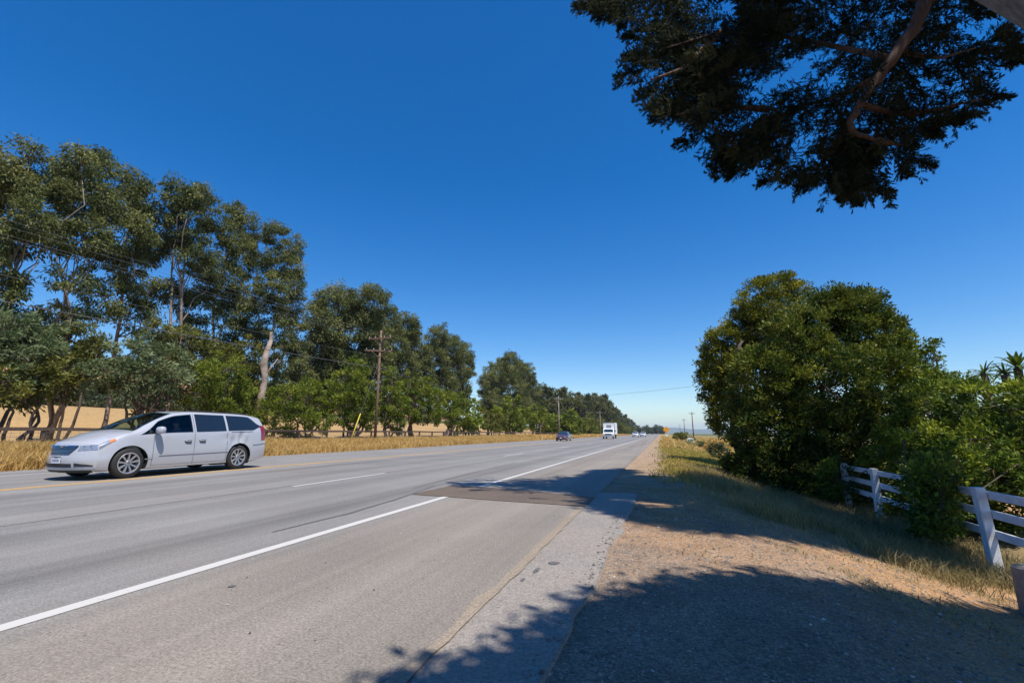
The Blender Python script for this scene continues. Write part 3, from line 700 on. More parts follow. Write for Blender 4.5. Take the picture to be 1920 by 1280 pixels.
# spiky palms peeping over the hedge
def palm(label, px, py, D, n, ln, rng):
    top = P(px, py, D); g0 = float(gz(top[0], top[1])); root = empty('spiky_palm', (top[0], top[1], g0)); tag(root, label, 'palm', 'spiky palms behind the hedge')
    h = top[2] - g0; tb = MB(); tb.tube(wiggle((0, 0, -.1), (0, 0, h), 7, .05, rng), np.linspace(.16, .11, 7), 8); tb.build('trunk', M['bark_dark'], root)
    mb = MB()
    for k in range(n):
        a = rng.random() * 6.28; e = rng.uniform(-.2, 1.3); L = ln * (.7 + .5 * rng.random())
        t = np.linspace(0, 1, 7); hx = np.cos(e) * L * t; hz = np.sin(e) * L * t - .55 * L * t ** 2.2 * np.cos(e)
        ax = np.stack([np.cos(a) * hx, np.sin(a) * hx, h + hz], 1); sd = np.array([-np.sin(a), np.cos(a), 0])
        w = .055 * ln * np.sin(np.pi * (.12 + .86 * t))[:, None]
        mb.grid(np.stack([ax - sd * w, ax + np.array([0, 0, -.02]), ax + sd * w]))
    mb.a = [np.full(len(v), rng.uniform(.2, .6)) for v in mb.v]
    mb.build('crown', M['hedge'], root, smooth=False, tint=True)
prg = np.random.default_rng(3)
palm('taller spiky palm with arching fronds above the hedge at the right edge', 1908, 690, 15, 26, 1.0, prg)
palm('short spiky palm just left of the taller palm, above the hedge', 1884, 702, 15, 20, .6, prg)
palm('lowest spiky palm, only its dark tips above the yellow hedge top', 1845, 700, 17, 20, .65, prg)

# ================================================================= THE BIG CYPRESS OVERHEAD
cy_rng = np.random.default_rng(17)
def spray(mb, o, d, L, W, rng, tint, dn=1.0):
    """one feathery cypress spray: an axis with side twigs covered in scale-leaf blades"""
    d = d / np.linalg.norm(d); s = np.cross(d, rng.normal(size=3)); s /= np.linalg.norm(s); nrm = np.cross(d, s)
    nt_ = int(15 * dn) + 3
    t = np.sort(rng.random(nt_)) ** .8
    sg = np.where(np.arange(nt_) % 2 == 0, 1, -1)
    tw_l = W * (1 - t) ** .7 * (.6 + .6 * rng.random(nt_)) + .05
    ang = np.radians(rng.uniform(28, 55, nt_))
    o3 = np.array(o) + d * (t * L)[:, None] + np.array([0, 0, -.12]) * (t ** 2 * L)[:, None]
    td = d * np.cos(ang)[:, None] + s * (np.sin(ang) * sg)[:, None] + nrm * rng.normal(0, .35, nt_)[:, None]
    k = 18
    u = (np.arange(k) + .3) / k
    p = (o3[:, None] + td[:, None] * (tw_l[:, None] * u)[..., None]).reshape(-1, 3)
    dd = np.repeat(td, k, 0) + rng.normal(0, .33, (nt_ * k, 3))
    p = np.concatenate([p, o3, o3[-1:] + d * .0]); dd = np.concatenate([dd, np.tile(d, (nt_ + 1, 1)) + rng.normal(0, .25, (nt_ + 1, 3))])
    leaf_quads(mb, p, dd, .062 * (.7 + .6 * rng.random(len(p))), .0125, tint + rng.normal(0, .08, len(p)), rng)

base = np.array([3.7, 1.6, float(gz(3.7, 1.6)) - .1])
cyp = empty('cypress_tree', base); tag(cyp, 'large old cypress leaning in from the right with its dark bough hanging over the roadside', 'tree')
top_vis = P(1905, -10, 4.6 / 1.0 * 1.0)
tr = P(1900, -95, 2.0)     # trunk axis where it leaves the frame (its left edge shows in the corner)
ax = [base, base * .62 + tr * .38 + np.array([.12, 0, 0]), tr, tr + (tr - base) * .03, tr + np.array([.30, -.8, .7])]
mbt = MB(); tt = np.linspace(0, 4, 30)
axp = np.stack([np.interp(tt, range(5), [a[k] for a in ax]) for k in range(3)], 1)
for _ in range(4): axp[1:-1] = .5 * axp[1:-1] + .25 * (axp[:-2] + axp[2:])
mbt.tube(axp - base, np.interp(tt, [0, .3, 2, 3, 4], [.38, .29, .235, .22, .17]), 14); mbt.build('trunk', M['trunk_grey'], cyp)
# main bough
fork = [axp[5], np.array([7.6, 4.2, 4.6]), np.array([9.9, 6.5, 8.5]), np.array([9.0, 7.5, 10.3])]
bp = fork[-1:] + [P(1800, -160, 6.4), P(1765, -60, 6.4), P(1740, 0, 6.5), P(1712, 55, 6.6), P(1672, 110, 6.7), P(1645, 150, 6.8), P(1612, 195, 6.9), P(1590, 238, 7.0), P(1606, 254, 7.0), P(1645, 264, 7.0)]
bb = MB(); t9 = np.linspace(0, len(bp) - 1, 36)
bpp = np.stack([np.interp(t9, range(len(bp)), [a[k] for a in bp]) for k in range(3)], 1); bpp[1:-1] += cy_rng.normal(0, .012, (34, 3))
bb.tube(bpp - base, np.interp(t9, [0, 2, 4, 6, 8, 10], [.18, .135, .10, .075, .055, .03]), 10)
fk = np.stack([np.interp(np.linspace(0, 3, 18), range(4), [a[k] for a in fork]) for k in range(3)], 1)
fk[1:-1] = .5 * fk[1:-1] + .25 * (fk[:-2] + fk[2:])
bb.tube(fk - base, np.linspace(.3, .2, 18), 12)
subs = [[(1648, 145, 6.8), (1600, 168, 7.1), (1550, 188, 7.8), (1505, 198, 7.7), (1440, 205, 7.5)], [(1645, 264, 7.0), (1670, 268, 7.2), (1700, 276, 7.4)],
        [(1725, 30, 6.6), (1690, 90, 6.8), (1700, 100, 6.9), (1760, 110, 6.8), (1830, 90, 6.7)], [(1592, 235, 7.0), (1560, 280, 7.7), (1530, 320, 8.3), (1570, 350, 8.2)],
        [(1672, 110, 6.7), (1580, 90, 7.4), (1480, 70, 7.7), (1350, 60, 7.1), (1250, 90, 6.8)], [(1740, 0, 6.5), (1600, -30, 7.2), (1450, -40, 7.2), (1250, -20, 7.1), (1120, 10, 6.9)],
        [(1505, 198, 7.7), (1420, 240, 7.5), (1340, 265, 7.3)], [(1612, 195, 6.9), (1680, 215, 7.4), (1760, 205, 7.1), (1840, 185, 6.9)], [(1350, 60, 7.1), (1280, 130, 6.9), (1220, 150, 6.7)], [(1440, 205, 7.5), (1360, 200, 7.2), (1270, 215, 6.9)]]
axes = [bpp[10:]]
for q in subs:
    w = np.array([P(*z) for z in q]); t = np.linspace(0, len(w) - 1, 14)
    w = np.stack([np.interp(t, range(len(w)), w[:, k]) for k in range(3)], 1); axes.append(w)
    bb.tube(w - base, np.linspace(.065, .012, 14), 6)
bb.build('bough', M['bark_cyp'], cyp)
OUT = np.array([(1070, -30), (1082, 12), (1100, 10), (1120, 30), (1150, 32), (1172, 18), (1172, 60), (1195, 72), (1170, 105), (1150, 138), (1195, 160), (1185, 182), (1222, 200), (1225, 222), (1262, 228), (1275, 262), (1325, 272), (1332, 308), (1368, 318), (1425, 318), (1430, 338), (1500, 350), (1545, 345), (1575, 368), (1610, 378), (1672, 366), (1640, 345), (1625, 320), (1665, 300), (1690, 285), (1700, 322), (1752, 312), (1712, 272), (1768, 250), (1830, 215), (1890, 178), (1850, 172), (1868, 135), (1925, 108), (1930, 60), (1870, 10), (1850, -60), (1700, -260), (1480, -130), (1300, -40), (1080, -22)], float)
def inside(p, poly):
    x, y = p[:, 0], p[:, 1]; r = np.zeros(len(p), bool); j = len(poly) - 1
    for i in range(len(poly)):
        xi, yi = poly[i]; xj, yj = poly[j]
        r ^= ((yi > y) != (yj > y)) & (x < (xj - xi) * (y - yi) / (yj - yi + 1e-12) + xi); j = i
    return r
HOLES = [(1500, 135, 42, 26), (1450, 165, 26, 24), (1545, 212, 22, 16), (1470, 105, 20, 14), (1660, 60, 14, 22), (1790, 30, 34, 22), (1560, 150, 26, 14), (1420, 190, 18, 16), (1840, 60, 20, 26), (1620, 90, 16, 12), (1780, 160, 20, 14), (1180, 45, 6, 10)]
sp_mb = MB(); cand = np.stack([cy_rng.uniform(1065, 1930, 14000), cy_rng.uniform(-330, 385, 14000)], 1); cand = cand[inside(np.array([1560, 90.]) + (cand - np.array([1560, 90.])) / .94, OUT)]
hk = np.zeros(len(cand), bool)
for (hx, hy, a, b) in HOLES: hk |= ((cand[:, 0] - hx) / a) ** 2 + ((cand[:, 1] - hy) / b) ** 2 < 1
cand = cand[~hk]
dens = np.where(cand[:, 0] < 1480, 1.0, np.where(cand[:, 1] < 60, .62, .42)); dens = np.where(cand[:, 1] > 240, .85, dens); dens = np.where(cand[:, 1] < -60, .5, dens)
clus = fbm(cand[:, 0] * .02, cand[:, 1] * .03, 77, 3)
cand = cand[(cy_rng.random(len(cand)) < dens * np.clip((clus - .28) * 3.0, .06, 1))][:1900]
for (px, py) in cand:
    D = 7.7 + (230 - py) * .0015 - max(0, 1600 - px) * .0015 - max(0, 1280 - px) * .001 + cy_rng.normal() * .4 - max(0, px - 1650) * .003
    o = P(px, py, D)
    dx, dy = px - 1600, py - 70
    ang = math.atan2(dy * .8, dx) + cy_rng.normal() * .45
    tgt = np.array([px, py]) + np.array([math.cos(ang), math.sin(ang) - .12]) * 60
    L = cy_rng.uniform(.5, .95)
    # keep the tip inside the real crown outline
    for sc in (1, .6, .3):
        if inside(np.array([[px + (tgt[0] - px) * sc * 1.3, py + (tgt[1] - py) * sc * 1.3]]), OUT)[0]: break
    L *= max(sc, .45)
    d = P(tgt[0], tgt[1], D + cy_rng.normal() * .25) - o
    spray(sp_mb, o - d / np.linalg.norm(d) * L * .5 - base, d, L, .15, cy_rng, cy_rng.normal(.45, .22), .8)
# spikes along the outline
SP = [(1120, 10, 1078, 10), (1140, 15, 1118, 32), (1165, 5, 1150, 34), (1215, 85, 1162, 45), (1230, 80, 1172, 62), (1240, 130, 1152, 140), (1230, 110, 1170, 100), (1250, 165, 1190, 178), (1290, 210, 1218, 222), (1340, 255, 1268, 266), (1290, 190, 1222, 198), (1390, 290, 1330, 310), (1420, 300, 1340, 322), (1400, 315, 1365, 332), (1480, 330, 1425, 342), (1560, 340, 1495, 352), (1620, 350, 1575, 372), (1600, 355, 1605, 380), (1615, 360, 1674, 356), (1620, 345, 1580, 366), (1690, 290, 1750, 310), (1680, 280, 1700, 326), (1700, 255, 1768, 246), (1760, 225, 1830, 212), (1800, 205, 1890, 176), (1790, 210, 1860, 186), (1830, 140, 1922, 104), (1840, 120, 1930, 85), (1750, 235, 1800, 225), (1800, 100, 1900, 60)]
for (x0, y0, x1, y1) in SP:
    D = 7.8 + (230 - y0) * .0015 - max(0, 1600 - x0) * .0015 - max(0, 1280 - x0) * .001 - max(0, x0 - 1650) * .003
    a = P(x0, y0, D); b = P(x1, y1, D + cy_rng.normal() * .2)
    for k in range(3):
        d = b - a; L = np.linalg.norm(d); o = a + d * (.0 + .22 * k)
        spray(sp_mb, o - base, d + cy_rng.normal(0, .05, 3), L * (1 - .22 * k), .17 * (1 - .2 * k), cy_rng, cy_rng.normal(.4, .15), 1.2)
ring = np.array([q for q in OUT if q[1] > -40 and q[1] < 380 and q[0] < 1915])
for i in range(len(ring) - 1):
    seg = ring[i + 1] - ring[i]
    for k in range(max(1, int(np.linalg.norm(seg) / 15))):
        e = ring[i] + seg * cy_rng.random(); dv = e - np.array([1600, 60.]); an = math.atan2(dv[1] * .55, dv[0]) + cy_rng.normal() * .25
        ext = cy_rng.uniform(-12, 18); tip = e + np.array([math.cos(an), math.sin(an)]) * ext; st = tip - np.array([math.cos(an), math.sin(an)]) * cy_rng.uniform(80, 125)
        D = 7.8 + (230 - e[1]) * .0015 - max(0, 1600 - e[0]) * .0015 - max(0, 1280 - e[0]) * .001 - max(0, e[0] - 1650) * .003
        a = P(st[0], st[1], D); d = P(tip[0], tip[1], D + cy_rng.normal() * .15) - a
        spray(sp_mb, a - base, d, np.linalg.norm(d), .085, cy_rng, cy_rng.normal(.45, .15), 1.1)
for axs in axes:      # sprays growing straight off the limbs
    for q in axs[::2]:
        d = cy_rng.normal(size=3) + np.array([-.3, .2, -.3]); spray(sp_mb, q - base, d, .5, .18, cy_rng, .4, .8)
sp_mb.build('hanging_foliage', M['cyp'], cyp, smooth=False, tint=True)
# the crown above and behind the photographer: its outline throws the shade over the pull-in
GP = np.array([(-1.15, 1.7), (-1.1, 2.0), (-.95, 2.3), (-.6, 2.75), (-.4, 3.3), (.05, 4.1), (.65, 4.4), (1.3, 4.6), (2.7, 5.45), (4.5, 7.0), (7, 8.8), (11, 8), (9, 0), (4, -5), (-3, -5), (-1.9, 0)])
g = np.stack([cy_rng.uniform(-3, 11, 11000), cy_rng.uniform(-5, 9, 11000)], 1); g = g[inside(g, GP)]
mbc = MB()
g2 = np.stack([cy_rng.uniform(-4, 6, 4200), cy_rng.uniform(5.9, 17, 4200)], 1); g2 = g2[inside(g2, np.array([(-1.0, 7.8), (-.45, 6.95), (.1, 6.5), (.9, 6.65), (2.03, 7.4), (3.4, 8.25), (4.7, 8.8), (4.7, 14.2), (5.6, 15.0), (5.6, 16.5), (2.5, 16.8), (1.6, 14.6), (1.2, 13.7), (.2, 12.5), (-1.1, 16.2), (-2.1, 14.8), (-1.9, 11.4), (-1.5, 9)]))]
g2 = g2[fbm(g2[:, 0] * .9, g2[:, 1] * 1.6, 61, 2) > .36]
z = np.concatenate([cy_rng.uniform(6.2, 11.5, len(g)), cy_rng.uniform(12, 14, len(g2))]); g = np.concatenate([g, g2]); pos = np.stack([g[:, 0] + .40 * z, g[:, 1] - .294 * z, z], 1) - base
per = 75; idx = np.repeat(np.arange(len(g)), per)
leaf_quads(mbc, pos[idx] + cy_rng.normal(0, .17, (len(idx), 3)), cy_rng.normal(size=(len(idx), 3)), .21, .09, cy_rng.normal(.4, .15, len(idx)), cy_rng)
mbc.build('crown', M['cyp'], cyp, smooth=False, tint=True)
for k in range(16):
    lm = MB()
    sel = np.where(g[:, 1] < 2.0)[0] if k < 12 else np.where((np.arange(len(g)) >= len(g) - len(g2)) & (g[:, 1] > 10.5))[0]; q = pos[sel[cy_rng.integers(len(sel))]]; st = (axp[28] if k < 12 else fork[3]) - base
    lm.tube(wiggle(st, q, 9, .06, cy_rng), np.linspace(.13, .03, 9), 6); lm.build('limb', M['bark_cyp'], cyp)

# ================================================================= VEHICLES
def cr(x, xp, fp):                      # smooth monotone-ish table lookup
    xp = np.asarray(xp, float); fp = np.asarray(fp, float); x = np.asarray(x, float)
    m = np.gradient(fp, xp); d = np.diff(fp) / np.diff(xp)
    m[0] = d[0]; m[-1] = d[-1]
    for i in range(1, len(xp) - 1): m[i] = 0 if d[i - 1] * d[i] <= 0 else 2 * d[i - 1] * d[i] / (d[i - 1] + d[i])
    i = np.clip(np.searchsorted(xp, x) - 1, 0, len(xp) - 2); h = xp[i + 1] - xp[i]; t = np.clip((x - xp[i]) / h, 0, 1)
    return (2 * t**3 - 3 * t**2 + 1) * fp[i] + (t**3 - 2 * t**2 + t) * h * m[i] + (-2 * t**3 + 3 * t**2) * fp[i + 1] + (t**3 - t**2) * h * m[i + 1]

class Car:
    """lofted car body; local frame: -Y is the front, +X the side towards the camera, Z up"""
    def __init__(s, sp): s.sp = sp; s.L = sp['L']
    def tab(s, k, x): return cr(x, s.sp[k][0], s.sp[k][1])
    def ctrl(s, xs):
        xs = np.asarray(xs, float); g = lambda k: s.tab(k, xs)
        zb, wm, wb, wt, zbt, zr, zt = g('zbot'), g('wmid'), g('wbelt'), g('wtop'), g('zbelt'), g('zroof'), g('ztop')
        zm = zb + .42 * (zbt - zb)
        o = np.zeros_like(xs)
        pts = [(o, zb), (wm - .12, zb), (wm - .035, zb + .06), (wm, zm), (wb, zbt), (wt, zr), (wt * .62, zt - .25 * (zt - zr) - .006), (o, zt)]
        return np.stack([np.stack(p, -1) for p in pts], -2)            # (...,8,2)
    def sect(s, xs, q):
        """point (y,z) of the half section at station xs, parameter q in 0..7 (4 = belt, 5 = roof edge, 7 = top centre)"""
        xs, q = np.broadcast_arrays(np.asarray(xs, float), np.asarray(q, float))
        c = s.ctrl(xs); i = np.clip(np.floor(q).astype(int), 0, 6); t = (q - i)[..., None]
        def at(k): return np.take_along_axis(c, np.clip(k, 0, 7)[..., None, None].repeat(2, -1), -2)[..., 0, :]
        p1, p2 = at(i), at(i + 1); p0 = np.where((i == 0)[..., None], p1 * [-1, 1] * 1.0, at(i - 1)); p3 = np.where((i == 6)[..., None], at(i) * [-1, 1], at(i + 2))
        k = s.sp.get('tension', .32)
        m1 = (p2 - p0) * k; m2 = (p3 - p1) * k
        r = (2 * t**3 - 3 * t**2 + 1) * p1 + (t**3 - 2 * t**2 + t) * m1 + (-2 * t**3 + 3 * t**2) * p2 + (t**3 - t**2) * m2
        return r[..., 0], r[..., 1]
    def warp(s, xs, y, z):
        sp = s.sp
        wf = np.clip(1 - xs / sp.get('fz', .95), 0, 1) ** 1.6; wr = np.clip(1 - (s.L - xs) / sp.get('rz', 1.0), 0, 1) ** 1.3
        hw = sp['hw']
        a = np.abs(y) / hw
        x = xs + wf * (sp['plan'] * a ** 2.6 + s_nose(sp, z)) - wr * (sp['rplan'] * a ** 3 + cr(z, *sp['tail']))
        dy = 0
        for (x0, z0, sx, sz, amt) in sp.get('dents', []):
            dy = dy + amt * np.exp(-((xs - x0) / sx) ** 2 - ((z - z0) / sz) ** 2) * (y > .6)
        if 'zk' in sp: z = np.where(z < 1.1, z * sp['zk'][0], 1.1 * sp['zk'][0] + (z - 1.1) * sp['zk'][1])
        return np.stack([y - dy, x - s.L / 2, z], -1)
    def S(s, xs, q, side=1, off=0):
        xs, q = np.broadcast_arrays(np.asarray(xs, float), np.asarray(q, float))
        y, z = s.sect(xs, q); p = s.warp(xs, y, z)
        if off:
            e = 1e-3
            y1, z1 = s.sect(xs + e, q); y2, z2 = s.sect(xs, np.minimum(q + e, 7)); y3, z3 = s.sect(xs, q - e)
            n = np.cross(s.warp(xs + e, y1, z1) - p, s.warp(xs, y2, z2) - s.warp(xs, y3, z3)); n /= np.linalg.norm(n, axis=-1)[..., None] + 1e-12
            n = np.where((n[..., :1] * 1.0 + n[..., 2:] * .6 < 0) & (np.abs(n[..., 1:2]) < 2), -n, n)
            p = p + n * off
        if side < 0: p = p * np.array([-1, 1, 1])
        return p
    def front(s, y, z, off=0):          # point on the nose cap
        y, z = np.broadcast_arrays(np.asarray(y, float), np.asarray(z, float))
        p = s.warp(np.zeros_like(y), y, z); p[..., 1] -= off; return p
    def rear(s, y, z, off=0):
        y, z = np.broadcast_arrays(np.asarray(y, float), np.asarray(z, float))
        p = s.warp(np.full_like(y, s.L), y, z); p[..., 1] += off; return p
    def body(s, mats, root, name='body', nx=150, nq=6):
        q = np.linspace(0, 7, 7 * nq + 1); xs = np.linspace(0, s.L, nx); K = len(q)
        R = s.S(xs[:, None], q[None, :]); mb = MB()
        Lf = R[:, 1:-1][:, ::-1] * np.array([-1, 1, 1])
        ring = np.concatenate([R, Lf], 1); m = ring.shape[1]
        i, j = np.meshgrid(np.arange(nx - 1), np.arange(m), indexing='ij'); j2 = (j + 1) % m
        V = [ring.reshape(-1, 3)]; Fq = [np.stack([i * m + j, i * m + j2, (i + 1) * m + j2, (i + 1) * m + j], -1).reshape(-1, 4)]; Ft = []
        nv = nx * m
        for e, st in ((0, 0), (1, nx - 1)):
            cols = 13; rows = []
            for k in range(K):
                a = st * m + k
                if k in (0, K - 1): rows.append([a]); continue
                b = st * m + (m - k); yy, zz = s.sect(xs[st], q[k])
                t = np.linspace(1, -1, cols)[1:-1]
                p = s.warp(np.full(len(t), xs[st]), yy * t, np.full(len(t), float(zz)))
                rows.append([a] + list(range(nv, nv + len(t))) + [b]); V.append(p); nv += len(t)
            for k in range(K - 1):
                A, B = rows[k], rows[k + 1]
                for c in range(max(len(A), len(B)) - 1):
                    if len(A) == 1: fc = [A[0], B[c + 1], B[c]]
                    elif len(B) == 1: fc = [A[c], A[c + 1], B[0]]
                    else: fc = [A[c], A[c + 1], B[c + 1], B[c]]
                    if e == 1: fc = fc[::-1]
                    (Ft if len(fc) == 3 else Fq).append(np.array([fc]))
        mb.add(np.concatenate(V), [np.concatenate(Fq), np.concatenate(Ft)])
        o = mb.build(name, mats, root)
        bm = bmesh.new(); bm.from_mesh(o.data); bmesh.ops.recalc_face_normals(bm, faces=bm.faces); bm.to_mesh(o.data); bm.free()
        return o
    def wells(s, o, r=.42, depth=.34):
        cut = MB()
        for y in s.sp['axles']:
            for sd in (-1, 1):
                n = 40; a = np.arange(n) * 2 * math.pi / n
                for_x = [sd * (s.sp['hw'] - depth), sd * (s.sp['hw'] + .25)]
                v = np.concatenate([np.stack([np.full(n, xx), y - s.L / 2 + r * np.cos(a), s.sp['wr'] + r * np.sin(a)], -1) for xx in for_x])
                ii = np.arange(n); jj = (ii + 1) % n
                cut.add(v, [np.stack([ii, jj, jj + n, ii + n], -1), ii[::-1][None], (ii + n)[None]])
        co = cut.build('cutter', M['dark'], o.parent)
        bm = bmesh.new(); bm.from_mesh(co.data); bmesh.ops.recalc_face_normals(bm, faces=bm.faces); bm.to_mesh(co.data); bm.free()
        md = o.modifiers.new('b', 'BOOLEAN'); md.operation = 'DIFFERENCE'; md.object = co; md.solver = 'EXACT'
        dg = bpy.context.evaluated_depsgraph_get(); me = bpy.data.meshes.new_from_object(o.evaluated_get(dg))
        o.modifiers.clear(); o.data = me; bpy.data.objects.remove(co)
        me.materials.clear(); me.materials.append(s.sp['paint']); me.materials.append(M['dark'])
        for p in me.polygons:
            c = p.center; mi = 0
            for y in s.sp['axles']:
                dd = math.hypot(c.y - (y - s.L / 2), c.z - s.sp['wr'])
                if abs(c.x) < s.sp['hw'] + .2 and ((abs(p.normal.x) > .98 and abs(abs(c.x) - (s.sp['hw'] - depth)) < .01) or (abs(dd - r) < .02 and abs(p.normal.x) < .5 and abs(c.x) > s.sp['hw'] - depth - .01)): mi = 1
            if p.normal.z < -.8 and c.z < .4: mi = 1
            p.material_index = mi; p.use_smooth = True
        me.set_sharp_from_angle(angle=math.radians(38))
    def panel(s, name, mat, root, x0, x1, q0, q1, off=.004, nx=24, nq=8, sides=(1, -1), thick=0):
        mb = MB(); u = np.linspace(0, 1, nx); v = np.linspace(0, 1, nq)
        xs = x0 + (x1 - x0) * u
        fq0 = q0(xs) if callable(q0) else np.full(nx, q0); fq1 = q1(xs) if callable(q1) else np.full(nx, q1)
        Q = fq0[:, None] * (1 - v) + fq1[:, None] * v
        out = []
        for sd in sides:
            mb = MB(); g = s.S(np.broadcast_to(xs[:, None], Q.shape), Q, sd, off); mb.grid(g); out.append(mb.build(name, mat, root))
        return out
    def wheel(s, root, y, sd, spokes=9, detail=True, r=None, w=.22):
        r = r or s.sp['wr']; rr = r * .70
        x = sd * (s.sp['hw'] - w / 2 - .03)
        hub = empty('wheel', (x, y - s.L / 2, r)); hub.parent = root
        t = MB(); t.lathe([(-w / 2, rr), (-w / 2 - .004, r * .86), (-w / 2 + .02, r * .965), (-w * .3, r), (w * .3, r), (w / 2 - .02, r * .965), (w / 2 + .004, r * .86), (w / 2, rr), (w / 2 - .03, rr * .98), (-w / 2, rr)], 40, flip=sd)
        t.build('tyre', M['rubber'], hub, sharp=40)
        m = MB(); m.lathe([(w / 2 - .002, rr + .004), (w / 2 + .006, rr * .97), (w / 2 - .004, rr * .90), (w / 2 - .10, rr * .88)], 40, flip=sd)
        m.lathe([(w / 2 - .012, .03), (w / 2 - .012, .052), (w / 2 - .03, .06), (w / 2 - .03, 0.0)], 20, flip=sd)
        for k in range(spokes):
            a = 2 * math.pi * k / spokes + .2; ca, sa = math.cos(a), math.sin(a)
            for (b0, b1) in (((-.018, .018),) if detail else ((-.03, .03),)):
                g = []
                for rad, hw_, dx in ((.035, .020, -.03), (rr * .5, .021, -.014), (rr * .93, .030, -.004)):
                    g.append([[sd * (w / 2 + dx - .025), ca * rad - sa * -hw_, sa * rad + ca * -hw_], [sd * (w / 2 + dx), ca * rad - sa * -hw_ * .7, sa * rad + ca * -hw_ * .7],
                              [sd * (w / 2 + dx), ca * rad - sa * hw_ * .7, sa * rad + ca * hw_ * .7], [sd * (w / 2 + dx - .025), ca * rad - sa * hw_, sa * rad + ca * hw_]])
                m.grid(np.array(g))
        m.build('rim', M['alloy'], hub, sharp=40)
        d = MB(); d.lathe([(w / 2 - .085, rr * .9), (w / 2 - .085, 0.0)], 30, flip=sd); d.build('wheel_recess_shade', M['dark'], hub)  # dark disc stands for the shade in the recess behind the spokes
        return hub
def s_nose(sp, z): return cr(z, *sp['nose'])

VAN = dict(zk=(1.04, .90), L=5.15, hw=.995, wr=.362, axles=(.95, 4.03), paint=M['van_white'], plan=.40, rplan=.16, fz=1.05, rz=1.0,
    nose=([.15, .28, .45, .62, .76, .90, 1.0], [.12, .02, .0, .03, .075, .17, .26]), tail=([.2, .5, .9, 1.1, 1.4, 1.75], [.02, .0, .03, .05, .13, .32]),
    zbot=([0, .5, 4.6, 5.15], [.20, .19, .20, .30]),
    wmid=([0, .4, .9, 1.5, 3.8, 4.6, 5.15], [.90, .955, .985, .995, .995, .985, .95]),
    wbelt=([0, .5, 1.0, 1.6, 4.0, 4.7, 5.15], [.84, .90, .935, .955, .955, .94, .90]),
    zbelt=([0, .25, .6, 1.0, 1.5, 3.0, 4.6, 5.15], [.74, .84, .92, .975, 1.015, 1.06, 1.11, 1.10]),
    wtop=([0, .45, .8, 1.0, 1.4, 2.0, 3.0, 4.5, 5.15], [.66, .76, .84, .86, .79, .715, .705, .69, .665]),
    zroof=([0, .25, .55, .8, 1.0, 1.33, 1.70, 2.1, 2.7, 4.0, 4.6, 5.15], [.82, .92, 1.0, 1.045, 1.075, 1.25, 1.45, 1.60, 1.66, 1.65, 1.62, 1.56]),
    ztop=([0, .25, .55, .8, .98, 1.33, 1.70, 2.1, 2.6, 3.4, 4.2, 4.7, 5.15], [.86, .96, 1.045, 1.10, 1.13, 1.34, 1.545, 1.69, 1.735, 1.745, 1.735, 1.71, 1.66]),
    dents=[(3.55, .90, .16, .06, .035), (3.78, .80, .08, .12, .055), (4.06, .90, .08, .14, .075), (3.92, .76, .05, .10, -.035), (4.24, .95, .06, .06, -.025), (4.3, .80, .1, .05, .03)])
